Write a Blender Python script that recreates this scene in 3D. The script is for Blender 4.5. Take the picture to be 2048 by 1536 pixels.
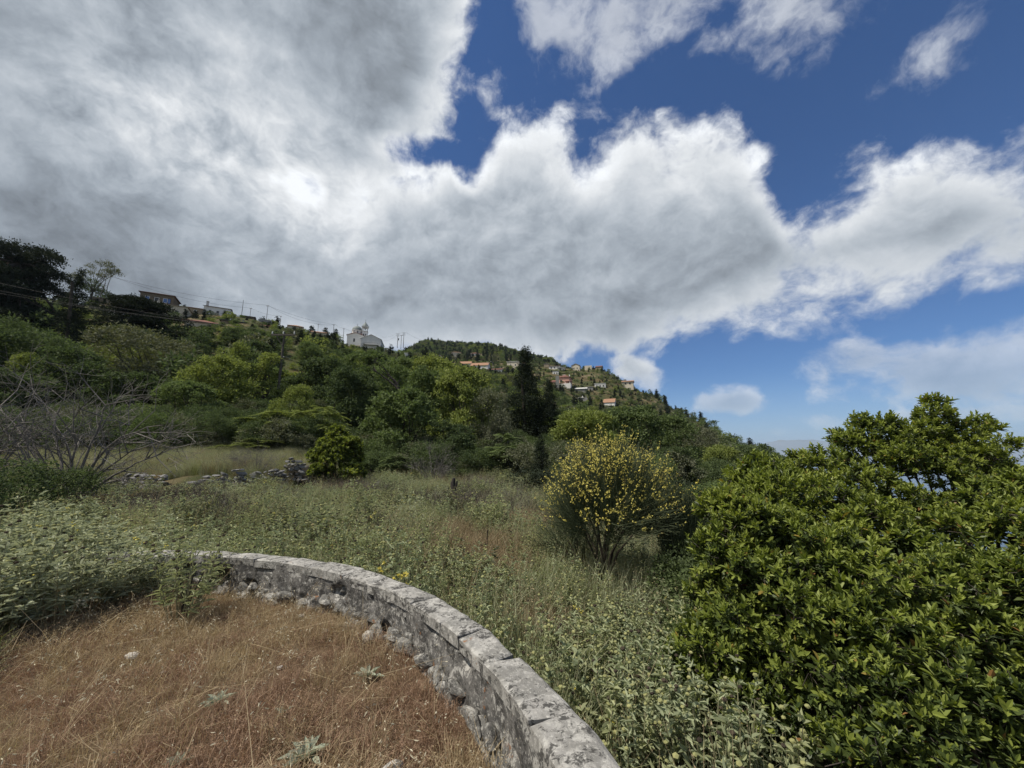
import bpy, math, random
import numpy as np
from mathutils import Vector, Matrix

for o in list(bpy.data.objects):
    bpy.data.objects.remove(o)
random.seed(11)
RNG = np.random.default_rng(11)
SC = bpy.context.scene
COL = SC.collection

# ---------------------------------------------------------------- camera
EYE = 1.6                      # eye height above the terrace floor (z = 0)
FPX = 770.0                    # focal length in pixels of a 2048 wide picture
PITCH = math.radians(10.0)
cam_data = bpy.data.cameras.new('camera')
cam_data.sensor_width = 36.0
cam_data.lens = 36.0 * FPX / 2048.0
cam_data.clip_start = 0.05
cam_data.clip_end = 120000.0
cam = bpy.data.objects.new('camera', cam_data)
cam.location = (0, 0, EYE)
cam.rotation_euler = (math.radians(90) + PITCH, 0, 0)
COL.objects.link(cam)
SC.camera = cam

SC.view_settings.view_transform = 'Standard'
SC.view_settings.look = 'None'
SC.view_settings.gamma = 1.0
SC.view_settings.use_curve_mapping = False
SC.view_settings.exposure = 0.35
SC.cycles.max_bounces = 6
SC.cycles.diffuse_bounces = 3
SC.cycles.glossy_bounces = 2
SC.cycles.transmission_bounces = 4
SC.cycles.volume_bounces = 0
SC.cycles.caustics_reflective = False
SC.cycles.caustics_refractive = False

SUN_EL, SUN_AZ = math.radians(60), math.radians(-108)     # azimuth from +Y, positive to +X


def px_dir(px, py):
    """Direction (X, Y, Z) with Y = 1 seen at a picture point."""
    u, v = (px - 1024.0) / FPX, (768.0 - py) / FPX
    c, s = math.cos(PITCH), math.sin(PITCH)
    y = c - s * v
    return u / y, 1.0, (s + c * v) / y


def at(px, py, dist):
    """Point at distance `dist` along +Y in the direction of a picture point."""
    x, y, z = px_dir(px, py)
    return Vector((x * dist, dist, EYE + z * dist))


def project(x, y, z):
    z = z - EYE
    c, s = math.cos(PITCH), math.sin(PITCH)
    d = y * c + z * s
    if d <= 0.01:
        return None
    return 1024 + FPX * x / d, 768 - FPX * (z * c - y * s) / d


# ---------------------------------------------------------------- node helper
class S:
    """A socket with arithmetic: each operation adds one Math node."""
    def __init__(self, nt, sock):
        self.nt, self.k = nt, sock

    def op(self, kind, *args):
        n = self.nt.nodes.new('ShaderNodeMath')
        n.operation = kind
        for i, a in enumerate((self,) + args):
            if isinstance(a, S):
                self.nt.links.new(a.k, n.inputs[i])
            else:
                n.inputs[i].default_value = a
        return S(self.nt, n.outputs[0])

    def __add__(self, o): return self.op('ADD', o)
    __radd__ = __add__
    def __sub__(self, o): return self.op('SUBTRACT', o)
    def __rsub__(self, o): return (self * -1.0) + o
    def __mul__(self, o): return self.op('MULTIPLY', o)
    __rmul__ = __mul__
    def __truediv__(self, o): return self.op('DIVIDE', o)
    def min(self, o): return self.op('MINIMUM', o)
    def max(self, o): return self.op('MAXIMUM', o)
    def smin(self, o, k): return self.op('SMOOTH_MIN', o, k)
    def smax(self, o, k): return self.op('SMOOTH_MAX', o, k)

    def step(self, lo, hi, a=0.0, b=1.0, kind='SMOOTHSTEP'):
        n = self.nt.nodes.new('ShaderNodeMapRange')
        n.interpolation_type = kind
        self.nt.links.new(self.k, n.inputs['Value'])
        for nm, val in (('From Min', lo), ('From Max', hi), ('To Min', a), ('To Max', b)):
            n.inputs[nm].default_value = val
        return S(self.nt, n.outputs[0])


def noise(nt, vec, scale, detail=4, rough=0.5, lac=2.0, dist=0.0, color=False):
    n = nt.nodes.new('ShaderNodeTexNoise')
    n.inputs['Scale'].default_value = scale
    n.inputs['Detail'].default_value = detail
    n.inputs['Roughness'].default_value = rough
    n.inputs['Lacunarity'].default_value = lac
    n.inputs['Distortion'].default_value = dist
    if vec is not None:
        nt.links.new(vec, n.inputs['Vector'])
    return n.outputs['Color'] if color else S(nt, n.outputs['Fac'])


def vmath(nt, op, a, b=None, scale=None):
    n = nt.nodes.new('ShaderNodeVectorMath')
    n.operation = op
    for i, v in enumerate((a, b)):
        if v is None:
            continue
        if isinstance(v, (tuple, list)):
            n.inputs[i].default_value = v
        else:
            nt.links.new(v, n.inputs[i])
    if scale is not None:
        if isinstance(scale, S):
            nt.links.new(scale.k, n.inputs['Scale'])
        else:
            n.inputs['Scale'].default_value = scale
    return n.outputs[0]


def mixcol(nt, fac, a, b, kind='MIX'):
    n = nt.nodes.new('ShaderNodeMix')
    n.data_type = 'RGBA'
    n.blend_type = kind
    n.clamp_factor = True
    for i, v in ((0, fac), (6, a), (7, b)):
        if isinstance(v, S):
            nt.links.new(v.k, n.inputs[i])
        elif isinstance(v, (tuple, list)):
            n.inputs[i].default_value = tuple(v) + ((1.0,) if len(v) == 3 else ())
        elif isinstance(v, (int, float)):
            n.inputs[i].default_value = v
        else:
            nt.links.new(v, n.inputs[i])
    return n.outputs[2]


# ---------------------------------------------------------------- sky and sun
def build_world():
    w = bpy.data.worlds.new('World')
    SC.world = w
    w.use_nodes = True
    nt = w.node_tree
    nt.nodes.clear()
    out = nt.nodes.new('ShaderNodeOutputWorld')
    bg = nt.nodes.new('ShaderNodeBackground')
    STR = 0.075
    bg.inputs['Strength'].default_value = STR
    nt.links.new(bg.outputs[0], out.inputs[0])
    sky = nt.nodes.new('ShaderNodeTexSky')
    sky.sky_type = 'NISHITA'
    sky.sun_disc = False
    sky.sun_elevation = SUN_EL
    sky.sun_rotation = SUN_AZ
    sky.altitude = 500
    sky.air_density = 1.0
    sky.dust_density = 0.4
    sky.ozone_density = 2.5
    tc = nt.nodes.new('ShaderNodeTexCoord')
    d = tc.outputs['Generated']
    sep = nt.nodes.new('ShaderNodeSeparateXYZ')
    nt.links.new(d, sep.inputs[0])
    x, y, z = (S(nt, sep.outputs[i]) for i in range(3))
    deg = 180 / math.pi
    az = x.op('ARCTAN2', y) * deg
    el = z.op('ARCSINE') * deg
    # cloud texture lives on the dome itself, a little flattened towards the horizon
    comb = nt.nodes.new('ShaderNodeCombineXYZ')
    for i, s_ in enumerate((x, y, z * 1.25)):
        nt.links.new(s_.k, comb.inputs[i])
    p = comb.outputs[0]
    wv = vmath(nt, 'SUBTRACT', noise(nt, p, 2.4, 2, 0.5, color=True), (0.5, 0.5, 0.5))
    wv2 = vmath(nt, 'SUBTRACT', noise(nt, p, 11.0, 4, 0.6, color=True), (0.5, 0.5, 0.5))
    pw = vmath(nt, 'ADD', p, vmath(nt, 'SCALE', wv, scale=0.16))
    pw = vmath(nt, 'ADD', pw, vmath(nt, 'SCALE', wv2, scale=0.055))

    def puffs(vec, det=2):
        v = nt.nodes.new('ShaderNodeTexVoronoi')
        v.feature = 'F1'
        v.normalize = True
        for nm, val in (('Scale', 6.5), ('Detail', det), ('Roughness', 0.5), ('Lacunarity', 2.3)):
            v.inputs[nm].default_value = val
        nt.links.new(vec, v.inputs['Vector'])
        return 0.42 - S(nt, v.outputs['Distance'])

    def texture(vec, det, pd):
        return (noise(nt, vec, 5.2, det, 0.62) - 0.5) * 3.4 + puffs(vec, pd) * 1.1
    n1 = texture(pw, 10, 2)
    # a second look a little nearer to the light: where the cloud thins towards it, it is lit
    n2 = texture(vmath(nt, 'ADD', pw, (-0.018, 0.0, 0.035)), 6, 1)
    nlow = (noise(nt, pw, 2.2, 3, 0.5) - 0.5) * 3.0
    fine = (noise(nt, pw, 15.0, 6, 0.6) - 0.5) * 2.6
    far_ = el.step(5, 16, 1.0, 0.0)
    n1 = n1 * (1.0 - far_ * 0.35) + fine * far_

    def angles(px, py):
        a, b, c = px_dir(px, py)
        return math.degrees(math.atan2(a, b)), math.degrees(math.atan2(c, math.hypot(a, b)))

    def curve(pts):
        """pts: picture points along an edge, as elevation over azimuth."""
        n = nt.nodes.new('ShaderNodeFloatCurve')
        cm = n.mapping
        c = cm.curves[0]
        L = sorted(((a + 100) / 200, (e + 10) / 100) for a, e in pts)
        while len(c.points) < len(L):
            c.points.new(0.5, 0.5)
        for q, (a, e) in zip(c.points, L):
            q.location = (min(max(a, 0), 1), min(max(e, 0), 1))
            q.handle_type = 'AUTO_CLAMPED'
        cm.update()
        nt.links.new((((az + 100.0) / 200.0)).k, n.inputs['Value'])
        return S(nt, n.outputs[0]) * 100.0 - 10.0

    A = angles
    top = curve([(-100, 20), A(0, 380), A(500, 300), A(800, 310), A(900, 318), A(985, 300), A(1010, 250), A(1110, 250), A(1190, 318), A(1270, 285),
                 A(1430, 262), A(1520, 335), A(1590, 405), A(1660, 365), A(1740, 310), A(1840, 295), A(1940, 330), A(2040, 345), (85, 16), (100, 20)])
    bot = curve([(-100, 5), A(600, 725), A(900, 720), A(1120, 728), A(1330, 694), A(1450, 650), A(1650, 606), A(1850, 556), A(2010, 500), (62, 15), (85, 10), (100, 8)])
    m1 = (top - el) / 7.0
    m2 = (el - bot) / 6.0
    band = m1.smin(m2, 0.4)
    # the great mass overhead ends along a line that runs up and to the right
    e1, e2 = A(880, 250), A(960, -60)
    edge = (el - e1[1]) * ((e2[0] - e1[0]) / (e2[1] - e1[1])) + e1[0]
    mass = ((edge - az) / 9.0).smin((el - 10.0) / 6.0, 0.4)
    band = band.smax(mass, 0.15).op('MINIMUM', 1.5).max(-1.6)

    def blob(px, py, rx, ry, rot=0.0, amp=1.0):
        """A soft ellipse on the dome: centre from a picture point, radii in degrees."""
        a0, e0 = angles(px, py)
        c, s = math.cos(math.radians(rot)), math.sin(math.radians(rot))
        da = (az - a0) * math.cos(math.radians(e0))
        de = el - e0
        qx = (da * c + de * s) / rx
        qy = (de * c - da * s) / ry
        r2 = qx * qx + qy * qy
        return (amp - r2).max(-1.6)

    others = None
    for b in [(1225, 20, 14, 6.5, 8, 0.22), (1330, -30, 9, 5, 0, 0.4), (1690, 0, 17, 9, -20, -0.05), (1810, 140, 9, 9, 20, -0.2), (1075, 70, 4, 9, 0, 0.15), (985, 160, 3, 7, 0, 0.0),
              (1700, 745, 7.5, 4.2, 3, 0.25), (1960, 735, 11, 4.5, 6, 0.7), (1462, 803, 5.5, 2.6, 1, 0.45), (1262, 742, 5.4, 3.6, -28, 0.5),
              (1650, 842, 8, 1.6, 0, 0.1), (1560, 862, 6, 1.2, 0, 0.05), (1900, 835, 9, 2.0, 0, 0.42), (2030, 470, 6, 5, 0, 0.5)]:
        v = blob(*b)
        others = v if others is None else others.max(v)
    m = band.max(others)
    hole = blob(606, 372, 3.0, 3.2).max(0.0) * 1.15 + blob(830, 300, 8.0, 2.0, 4).max(0.0) * 0.55 + blob(940, 340, 2.5, 3.5, 0).max(0.0) * 0.7
    amp = el.step(2, 25, 0.85, 1.05, 'LINEAR')
    dens = m - hole + n1 * amp + nlow * 0.25
    alpha = dens.step(-0.20, 0.60) * band.step(-1.0, -0.3, 0.58, 1.0)
    # shade of the cloud: thin and sunward parts bright, thick parts grey
    thick = (m - hole + n1 * 0.55 + nlow * 0.25).step(0.05, 1.30)
    rel = n1 - n2
    glow = None
    for b in [(290, 265, 9, 6, 10, .8), (440, 200, 16, 10, -25, .55), (560, 360, 13, 8, -20, .6), (660, 420, 10, 7, 0, .6), (880, 400, 12, 7, 0, .35), (330, 320, 18, 10, 0, .3),
              (1080, 340, 12, 7, 0, .6), (1400, 340, 13, 7, 0, .5), (1780, 390, 10, 6, 0, .4), (720, 300, 10, 7, 0, .4), (1960, 700, 9, 2.2, 6, .6), (1462, 790, 5, 1.4, 0, .65), (460, 540, 5, 8, 20, .25), (900, 60, 5, 16, 0, .5)]:
        v = blob(*b[:5]).max(0.0) * b[5]
        glow = v if glow is None else glow + v
    bright = thick.step(0, 1, 0.80, 0.40, 'LINEAR') + rel * 0.20 + nlow * 0.05 + glow * (0.50 - n1 * 0.35 + rel * 0.6).max(0.05) * 0.42
    shade = blob(60, 420, 15, 11, 0).max(0.0) * 0.13 + blob(770, 110, 10, 13, 20).max(0.0) * 0.12 + blob(120, 60, 14, 9, 0).max(0.0) * 0.10
    bright = bright - shade
    under = (el - bot).step(-2, 17, -0.10, 0.03)
    bright = (bright + under).max(0.17).min(0.95) * 0.84
    # low clouds seen through more air are bluer
    warm = mixcol(nt, bright.step(0.25, 0.7), (0.86, 0.97, 1.10), (0.97, 1.0, 1.03))
    cc = mixcol(nt, 1.0, warm, vcol(nt, bright * (1.0 / STR)), 'MULTIPLY')
    skyc = mixcol(nt, 1.0, sky.outputs[0], (0.46, 0.70, 1.0), 'MULTIPLY')
    veil = el.step(-2, 11, 0.5, 0.0)
    skyc = mixcol(nt, veil, skyc, (0.34 / STR, 0.44 / STR, 0.60 / STR))
    col = mixcol(nt, alpha * el.step(-0.5, 5.0, 0.35, 1.0), skyc, cc)
    nt.links.new(col, bg.inputs['Color'])
    w.cycles.sampling_method = 'MANUAL'
    w.cycles.sample_map_resolution = 512


def vcol(nt, s):
    c = nt.nodes.new('ShaderNodeCombineColor')
    for i in range(3):
        nt.links.new(s.k, c.inputs[i])
    return c.outputs[0]


build_world()
sun_data = bpy.data.lights.new('sun', 'SUN')
sun_data.energy = 4.3
sun_data.angle = math.radians(2.5)
sun_data.color = (1.0, 0.93, 0.82)
sun = bpy.data.objects.new('sun', sun_data)
COL.objects.link(sun)
sd = Vector((math.sin(SUN_AZ) * math.cos(SUN_EL), math.cos(SUN_AZ) * math.cos(SUN_EL), math.sin(SUN_EL)))
sun.rotation_euler = sd.to_track_quat('Z', 'Y').to_euler()
sun.location = sd * 50

# ---------------------------------------------------------------- materials
def new_mat(name):
    m = bpy.data.materials.new(name)
    m.use_nodes = True
    nt = m.node_tree
    nt.nodes.clear()
    out = nt.nodes.new('ShaderNodeOutputMaterial')
    return m, nt, out


def principled(nt, out=None, rough=0.8, spec=0.2):
    b = nt.nodes.new('ShaderNodeBsdfPrincipled')
    b.inputs['Roughness'].default_value = rough
    b.inputs['Specular IOR Level'].default_value = spec
    if out is not None:
        nt.links.new(b.outputs[0], out.inputs['Surface'])
    return b


def leaf_mat(name, c1, c2, rough=0.5, spec=0.25, trans=0.25, tint=(1.25, 1.3, 0.55), odd=None, odd_share=0.0):
    """Leaves: every leaf (mesh island) and every plant gets its own tone between c1 and c2."""
    m, nt, out = new_mat(name)
    g = nt.nodes.new('ShaderNodeNewGeometry')
    oi = nt.nodes.new('ShaderNodeObjectInfo')
    r1 = S(nt, g.outputs['Random Per Island'])
    r2 = S(nt, oi.outputs['Random'])
    tc = nt.nodes.new('ShaderNodeTexCoord')
    nz = noise(nt, tc.outputs['Object'], 0.9, 2)
    f = (r1 * 0.45 + r2 * 0.3 + (nz - 0.5) * 1.0 + 0.10)
    col = mixcol(nt, f, c1, c2)
    if odd is not None:
        col = mixcol(nt, (r1 * 7.31).op('FRACT').step(1 - odd_share - 0.001, 1 - odd_share), col, odd)
    b = principled(nt, None, rough, spec)
    nt.links.new(col, b.inputs['Base Color'])
    t = nt.nodes.new('ShaderNodeBsdfTranslucent')
    tcol = mixcol(nt, 1.0, col, tint, 'MULTIPLY')
    nt.links.new(tcol, t.inputs['Color'])
    mx = nt.nodes.new('ShaderNodeMixShader')
    mx.inputs[0].default_value = trans
    nt.links.new(b.outputs[0], mx.inputs[1])
    nt.links.new(t.outputs[0], mx.inputs[2])
    nt.links.new(mx.outputs[0], out.inputs['Surface'])
    return m


def plain_mat(name, c1, c2=None, scale=3.0, rough=0.85, spec=0.15, bump=0.0, bscale=20.0, island=0.0, detail=5, coords='Object'):
    m, nt, out = new_mat(name)
    b = principled(nt, out, rough, spec)
    tc = nt.nodes.new('ShaderNodeTexCoord')
    v = tc.outputs[coords]
    f = noise(nt, v, scale, detail, 0.6).step(0.3, 0.7, kind='LINEAR')
    if island:
        g = nt.nodes.new('ShaderNodeNewGeometry')
        oi = nt.nodes.new('ShaderNodeObjectInfo')
        f = f * (1 - island) + S(nt, g.outputs['Random Per Island']) * (island * 0.6) + S(nt, oi.outputs['Random']) * (island * 0.4)
    nt.links.new(mixcol(nt, f, c1, c2 or tuple(0.7 * k for k in c1)), b.inputs['Base Color'])
    if bump:
        bm = nt.nodes.new('ShaderNodeBump')
        bm.inputs['Strength'].default_value = bump
        bm.inputs['Distance'].default_value = 0.02
        nt.links.new(noise(nt, v, bscale, 6, 0.65).k, bm.inputs['Height'])
        nt.links.new(bm.outputs[0], b.inputs['Normal'])
    return m


def lichen_stone(name, base1, base2, pale=0.5, orange=0.5, dark=0.5, scale=1.0, world=False):
    """Weathered limestone: grey body, pale crusts, black spots, a little orange lichen."""
    m, nt, out = new_mat(name)
    b = principled(nt, out, 0.92, 0.1)
    tc = nt.nodes.new('ShaderNodeTexCoord')
    oi = nt.nodes.new('ShaderNodeObjectInfo')
    v = tc.outputs['Object']
    if not world:
        cb = nt.nodes.new('ShaderNodeCombineXYZ')
        nt.links.new((S(nt, oi.outputs['Random']) * 37.0).k, cb.inputs[0])
        v = vmath(nt, 'ADD', v, cb.outputs[0])
    n_a = noise(nt, v, 6.0 * scale, 8, 0.7)
    col = mixcol(nt, n_a.step(0.38, 0.62), base1, base2)
    n_p = noise(nt, v, 24.0 * scale, 9, 0.72, dist=0.5)
    n_m = noise(nt, v, 7.0 * scale, 3, 0.5)
    col = mixcol(nt, (n_p + (n_m - 0.5) * 0.5).step(0.55 - 0.07 * pale, 0.62, 0, 0.85), col, (0.44, 0.43, 0.40))
    n_p2 = noise(nt, v, 60.0 * scale, 5, 0.65)
    col = mixcol(nt, n_p2.step(0.58, 0.66, 0, 0.7), col, (0.52, 0.51, 0.47))
    n_d = noise(nt, v, 38.0 * scale, 8, 0.72, dist=0.8)
    n_d2 = noise(nt, v, 9.0 * scale, 4, 0.55)
    col = mixcol(nt, (n_d + (n_d2 - 0.5) * 0.75).step(0.57 - 0.07 * dark, 0.63, 0, 0.88), col, (0.045, 0.044, 0.042))
    n_o = noise(nt, v, 6.5 * scale, 6, 0.62)
    n_o2 = noise(nt, v, 45.0 * scale, 3, 0.6)
    col = mixcol(nt, (n_o + (n_o2 - 0.5) * 0.35).step(0.69 - 0.04 * orange, 0.75 - 0.04 * orange, 0, 0.7), col, (0.24, 0.10, 0.03))
    nt.links.new(col, b.inputs['Base Color'])
    bm = nt.nodes.new('ShaderNodeBump')
    bm.inputs['Strength'].default_value = 0.8
    bm.inputs['Distance'].default_value = 0.012
    hgt = noise(nt, v, 26.0 * scale, 10, 0.75) * 1.3 + noise(nt, v, 80.0 * scale, 5, 0.75) * 0.5
    nt.links.new(hgt.k, bm.inputs['Height'])
    nt.links.new(bm.outputs[0], b.inputs['Normal'])
    return m


# ---------------------------------------------------------------- mesh helpers
class MB:
    """Collects vertices and faces (3 or 4 corners) and links them as one mesh object."""
    def __init__(self):
        self.v, self.f, self.m, self.n = [], [], [], 0

    def add(self, v, f, mat=0):
        v = np.asarray(v, dtype=np.float32).reshape(-1, 3)
        f = np.asarray(f, dtype=np.int32)
        if f.size == 0:
            return
        self.v.append(v)
        self.f.append(f + self.n)
        self.m.append(np.full(len(f), mat, dtype=np.int32))
        self.n += len(v)

    def mesh(self, name, mats, smooth=False):
        me = bpy.data.meshes.new(name)
        v = np.concatenate(self.v)
        me.vertices.add(len(v))
        me.vertices.foreach_set('co', v.ravel())
        loops = np.concatenate([f.ravel() for f in self.f])
        sizes = np.concatenate([np.full(len(f), f.shape[1], dtype=np.int32) for f in self.f])
        starts = np.concatenate([[0], np.cumsum(sizes)[:-1]]).astype(np.int32)
        me.loops.add(len(loops))
        me.loops.foreach_set('vertex_index', loops)
        me.polygons.add(len(sizes))
        me.polygons.foreach_set('loop_start', starts)
        me.polygons.foreach_set('material_index', np.concatenate(self.m))
        me.polygons.foreach_set('use_smooth', np.full(len(sizes), bool(smooth)))
        for mt in (mats if isinstance(mats, (list, tuple)) else [mats]):
            me.materials.append(mt)
        me.update(calc_edges=True)
        me.validate()
        return me

    def build(self, name, mats, parent=None, smooth=False, loc=None):
        return link(name, self.mesh(name, mats, smooth), parent, loc)


def link(name, data, parent=None, loc=None):
    o = bpy.data.objects.new(name, data)
    COL.objects.link(o)
    if parent is not None:
        o.parent = parent
    if loc is not None:
        o.location = loc
    return o


def tag(o, label=None, cat=None, group=None, kind=None):
    for k, v in (('label', label), ('category', cat), ('group', group), ('kind', kind)):
        if v:
            o[k] = v
    return o


def thing(name, loc, label, cat, group=None, rotz=0.0):
    o = link(name, None, None, loc)
    o.empty_display_size = 0.3
    o.rotation_euler.z = rotz
    return tag(o, label, cat, group)


def copy_tree(root, loc, rotz=0.0, scale=(1, 1, 1), label=None, mats=None):
    def cp(o, par):
        c = o.copy()
        COL.objects.link(c)
        if par is not None:
            c.parent = par
        for ch in KIDS.get(o.name, ()):
            cp(ch, c)
        return c
    r = cp(root, None)
    r.location = loc
    r.rotation_euler.z = rotz
    r.scale = scale
    if label:
        r['label'] = label
    return r


KIDS = {}


def note_kids(root):
    for o in root.children:
        KIDS.setdefault(root.name, []).append(o)
        for g in o.children:
            KIDS.setdefault(o.name, []).append(g)


def sines(p, seed, freq, octaves=3):
    """Cheap smooth noise: sums of sines in random directions, about -1 to 1."""
    r = np.random.default_rng(seed)
    p = np.asarray(p, dtype=np.float64)
    out = np.zeros(p.shape[:-1])
    amp, tot = 1.0, 0.0
    for _ in range(octaves):
        for _k in range(5):
            d = r.normal(size=p.shape[-1])
            d /= np.linalg.norm(d)
            out += amp * np.sin(p @ d * freq * r.uniform(0.7, 1.4) + r.uniform(0, 6.28)) / 2.4
        tot += amp
        amp *= 0.5
        freq *= 2.1
    return out / tot


def box(mb, c, s, mat=0, rot=0.0):
    x, y, z = (k / 2 for k in s)
    v = np.array([(-x, -y, -z), (x, -y, -z), (x, y, -z), (-x, y, -z), (-x, -y, z), (x, -y, z), (x, y, z), (-x, y, z)], dtype=float)
    if rot:
        ca, sa = math.cos(rot), math.sin(rot)
        v = np.stack([v[:, 0] * ca - v[:, 1] * sa, v[:, 0] * sa + v[:, 1] * ca, v[:, 2]], 1)
    mb.add(v + np.array(c), [(0, 3, 2, 1), (4, 5, 6, 7), (0, 1, 5, 4), (1, 2, 6, 5), (2, 3, 7, 6), (3, 0, 4, 7)], mat)


def tube(mb, pts, radii, n=6, mat=0):
    pts = np.asarray(pts, dtype=float)
    m = len(pts)
    t = np.gradient(pts, axis=0)
    t /= np.linalg.norm(t, axis=1, keepdims=True) + 1e-9
    ref = np.array([0.31, 0.17, 0.93]) if abs(t[0] @ np.array([0.31, 0.17, 0.93])) < 0.9 else np.array([1.0, 0.1, 0])
    a = np.cross(t, ref)
    a /= np.linalg.norm(a, axis=1, keepdims=True) + 1e-9
    b = np.cross(t, a)
    th = np.arange(n) * 2 * math.pi / n
    r = np.broadcast_to(np.asarray(radii, dtype=float), (m,))
    v = pts[:, None, :] + r[:, None, None] * (np.cos(th)[None, :, None] * a[:, None, :] + np.sin(th)[None, :, None] * b[:, None, :])
    i = np.arange(m - 1)[:, None] * n
    j = np.arange(n)[None, :]
    k = (j + 1) % n
    f = np.stack([i + j, i + k, i + n + k, i + n + j], -1).reshape(-1, 4)
    mb.add(v.reshape(-1, 3), f, mat)
    if n > 3:
        mb.add(v[-1], [tuple(range(n))[:4]] if n == 4 else [(0, q, q + 1) for q in range(1, n - 1)], mat)


def unit(v):
    return v / (np.linalg.norm(v, axis=-1, keepdims=True) + 1e-9)


def leaves(mb, pos, d, nrm, length, width, kind=4, mat=0, fold=0.25, droop=0.0):
    """Leaves at pos pointing along d with face normal about nrm. kind 4: flat lozenge; kind 6: folded oval of two faces."""
    d = unit(d)
    s = unit(np.cross(d, nrm))
    n = np.cross(s, d)
    L = np.broadcast_to(np.asarray(length, dtype=float), (len(pos),))[:, None]
    W = np.broadcast_to(np.asarray(width, dtype=float), (len(pos),))[:, None] * 0.5
    k = len(pos)
    if kind == 4:
        v = np.stack([pos, pos + d * L * 0.45 + s * W, pos + d * L - n * L * droop, pos + d * L * 0.45 - s * W], 1)
        f = np.arange(k)[:, None] * 4 + np.array([[0, 1, 2, 3]])
    else:
        up = n * W * fold * 2
        v = np.stack([pos, pos + d * L * 0.28 + s * W * 0.82 + up, pos + d * L * 0.66 + s * W * 0.86 + up - n * L * droop * 0.4, pos + d * L - n * L * droop,
                      pos + d * L * 0.66 - s * W * 0.86 + up - n * L * droop * 0.4, pos + d * L * 0.28 - s * W * 0.82 + up], 1)
        f = (np.arange(k)[:, None, None] * 6 + np.array([[0, 1, 2, 3], [0, 3, 4, 5]])[None]).reshape(-1, 4)
    mb.add(v.reshape(-1, 3), f, mat)


def rods(mb, a, b, ra, rb, mat=0, bend=None):
    """Many thin three-sided stems from points a to points b."""
    a, b = np.asarray(a, float), np.asarray(b, float)
    k = len(a)
    d = unit(b - a)
    ref = np.where(np.abs(d[:, 2:3]) > 0.9, np.array([[1.0, 0, 0]]), np.array([[0, 0, 1.0]]))
    s = unit(np.cross(d, ref))
    n = np.cross(s, d)
    ra = np.broadcast_to(np.asarray(ra, float), (k,))[:, None]
    rb = np.broadcast_to(np.asarray(rb, float), (k,))[:, None]
    ring = [(math.cos(t), math.sin(t)) for t in (0, 2.094, 4.189)]
    mid = (a + b) / 2 if bend is None else (a + b) / 2 + bend
    rows = []
    for p, r in ((a, ra), (mid, (ra + rb) / 2), (b, rb)):
        rows += [p + r * (c * s + q * n) for c, q in ring]
    v = np.stack(rows, 1)
    base = np.arange(k)[:, None, None] * 9
    f = np.array([[0, 1, 4, 3], [1, 2, 5, 4], [2, 0, 3, 5], [3, 4, 7, 6], [4, 5, 8, 7], [5, 3, 6, 8]])
    mb.add(v.reshape(-1, 3), (base + f[None]).reshape(-1, 4), mat)


_ICO = None


def blobs(mb, pos, rad, mat=0, squash=1.0):
    global _ICO
    if _ICO is None:
        t = (1 + 5 ** 0.5) / 2
        v = np.array([(-1, t, 0), (1, t, 0), (-1, -t, 0), (1, -t, 0), (0, -1, t), (0, 1, t), (0, -1, -t), (0, 1, -t), (t, 0, -1), (t, 0, 1), (-t, 0, -1), (-t, 0, 1)], float)
        _ICO = (v / np.linalg.norm(v[0]), np.array([(0, 11, 5), (0, 5, 1), (0, 1, 7), (0, 7, 10), (0, 10, 11), (1, 5, 9), (5, 11, 4), (11, 10, 2), (10, 7, 6), (7, 1, 8),
                                                    (3, 9, 4), (3, 4, 2), (3, 2, 6), (3, 6, 8), (3, 8, 9), (4, 9, 5), (2, 4, 11), (6, 2, 10), (8, 6, 7), (9, 8, 1)]))
    v, f = _ICO
    k = len(pos)
    R = np.broadcast_to(np.asarray(rad, float), (k,))[:, None, None]
    vv = pos[:, None, :] + v[None] * R * np.array([1, 1, squash])
    mb.add(vv.reshape(-1, 3), (np.arange(k)[:, None, None] * 12 + f[None]).reshape(-1, 3), mat)


def rock_mesh(name, mats, seed, size, rough=0.16, sub=2, flat=1.0):
    """An angular stone: a subdivided block pushed about and planed off by a few random cuts."""
    import bmesh
    bm = bmesh.new()
    bmesh.ops.create_icosphere(bm, subdivisions=sub, radius=1.0)
    r = np.random.default_rng(seed)
    v = np.array([q.co for q in bm.verts])
    for _ in range(12):
        d = unit(r.normal(size=3))
        k = r.uniform(0.45, 0.82)
        over = np.maximum(v @ d - k, 0)
        v -= over[:, None] * d[None]
    v += unit(v) * (sines(v, seed + 1, 3.0, 3) * rough)[:, None]
    v *= np.array(size) / 2 * 1.15
    v[:, 2] *= flat
    for q, c in zip(bm.verts, v):
        q.co = c
    me = bpy.data.meshes.new(name)
    bm.to_mesh(me)
    bm.free()
    for mt in (mats if isinstance(mats, (list, tuple)) else [mats]):
        me.materials.append(mt)
    return me


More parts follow.
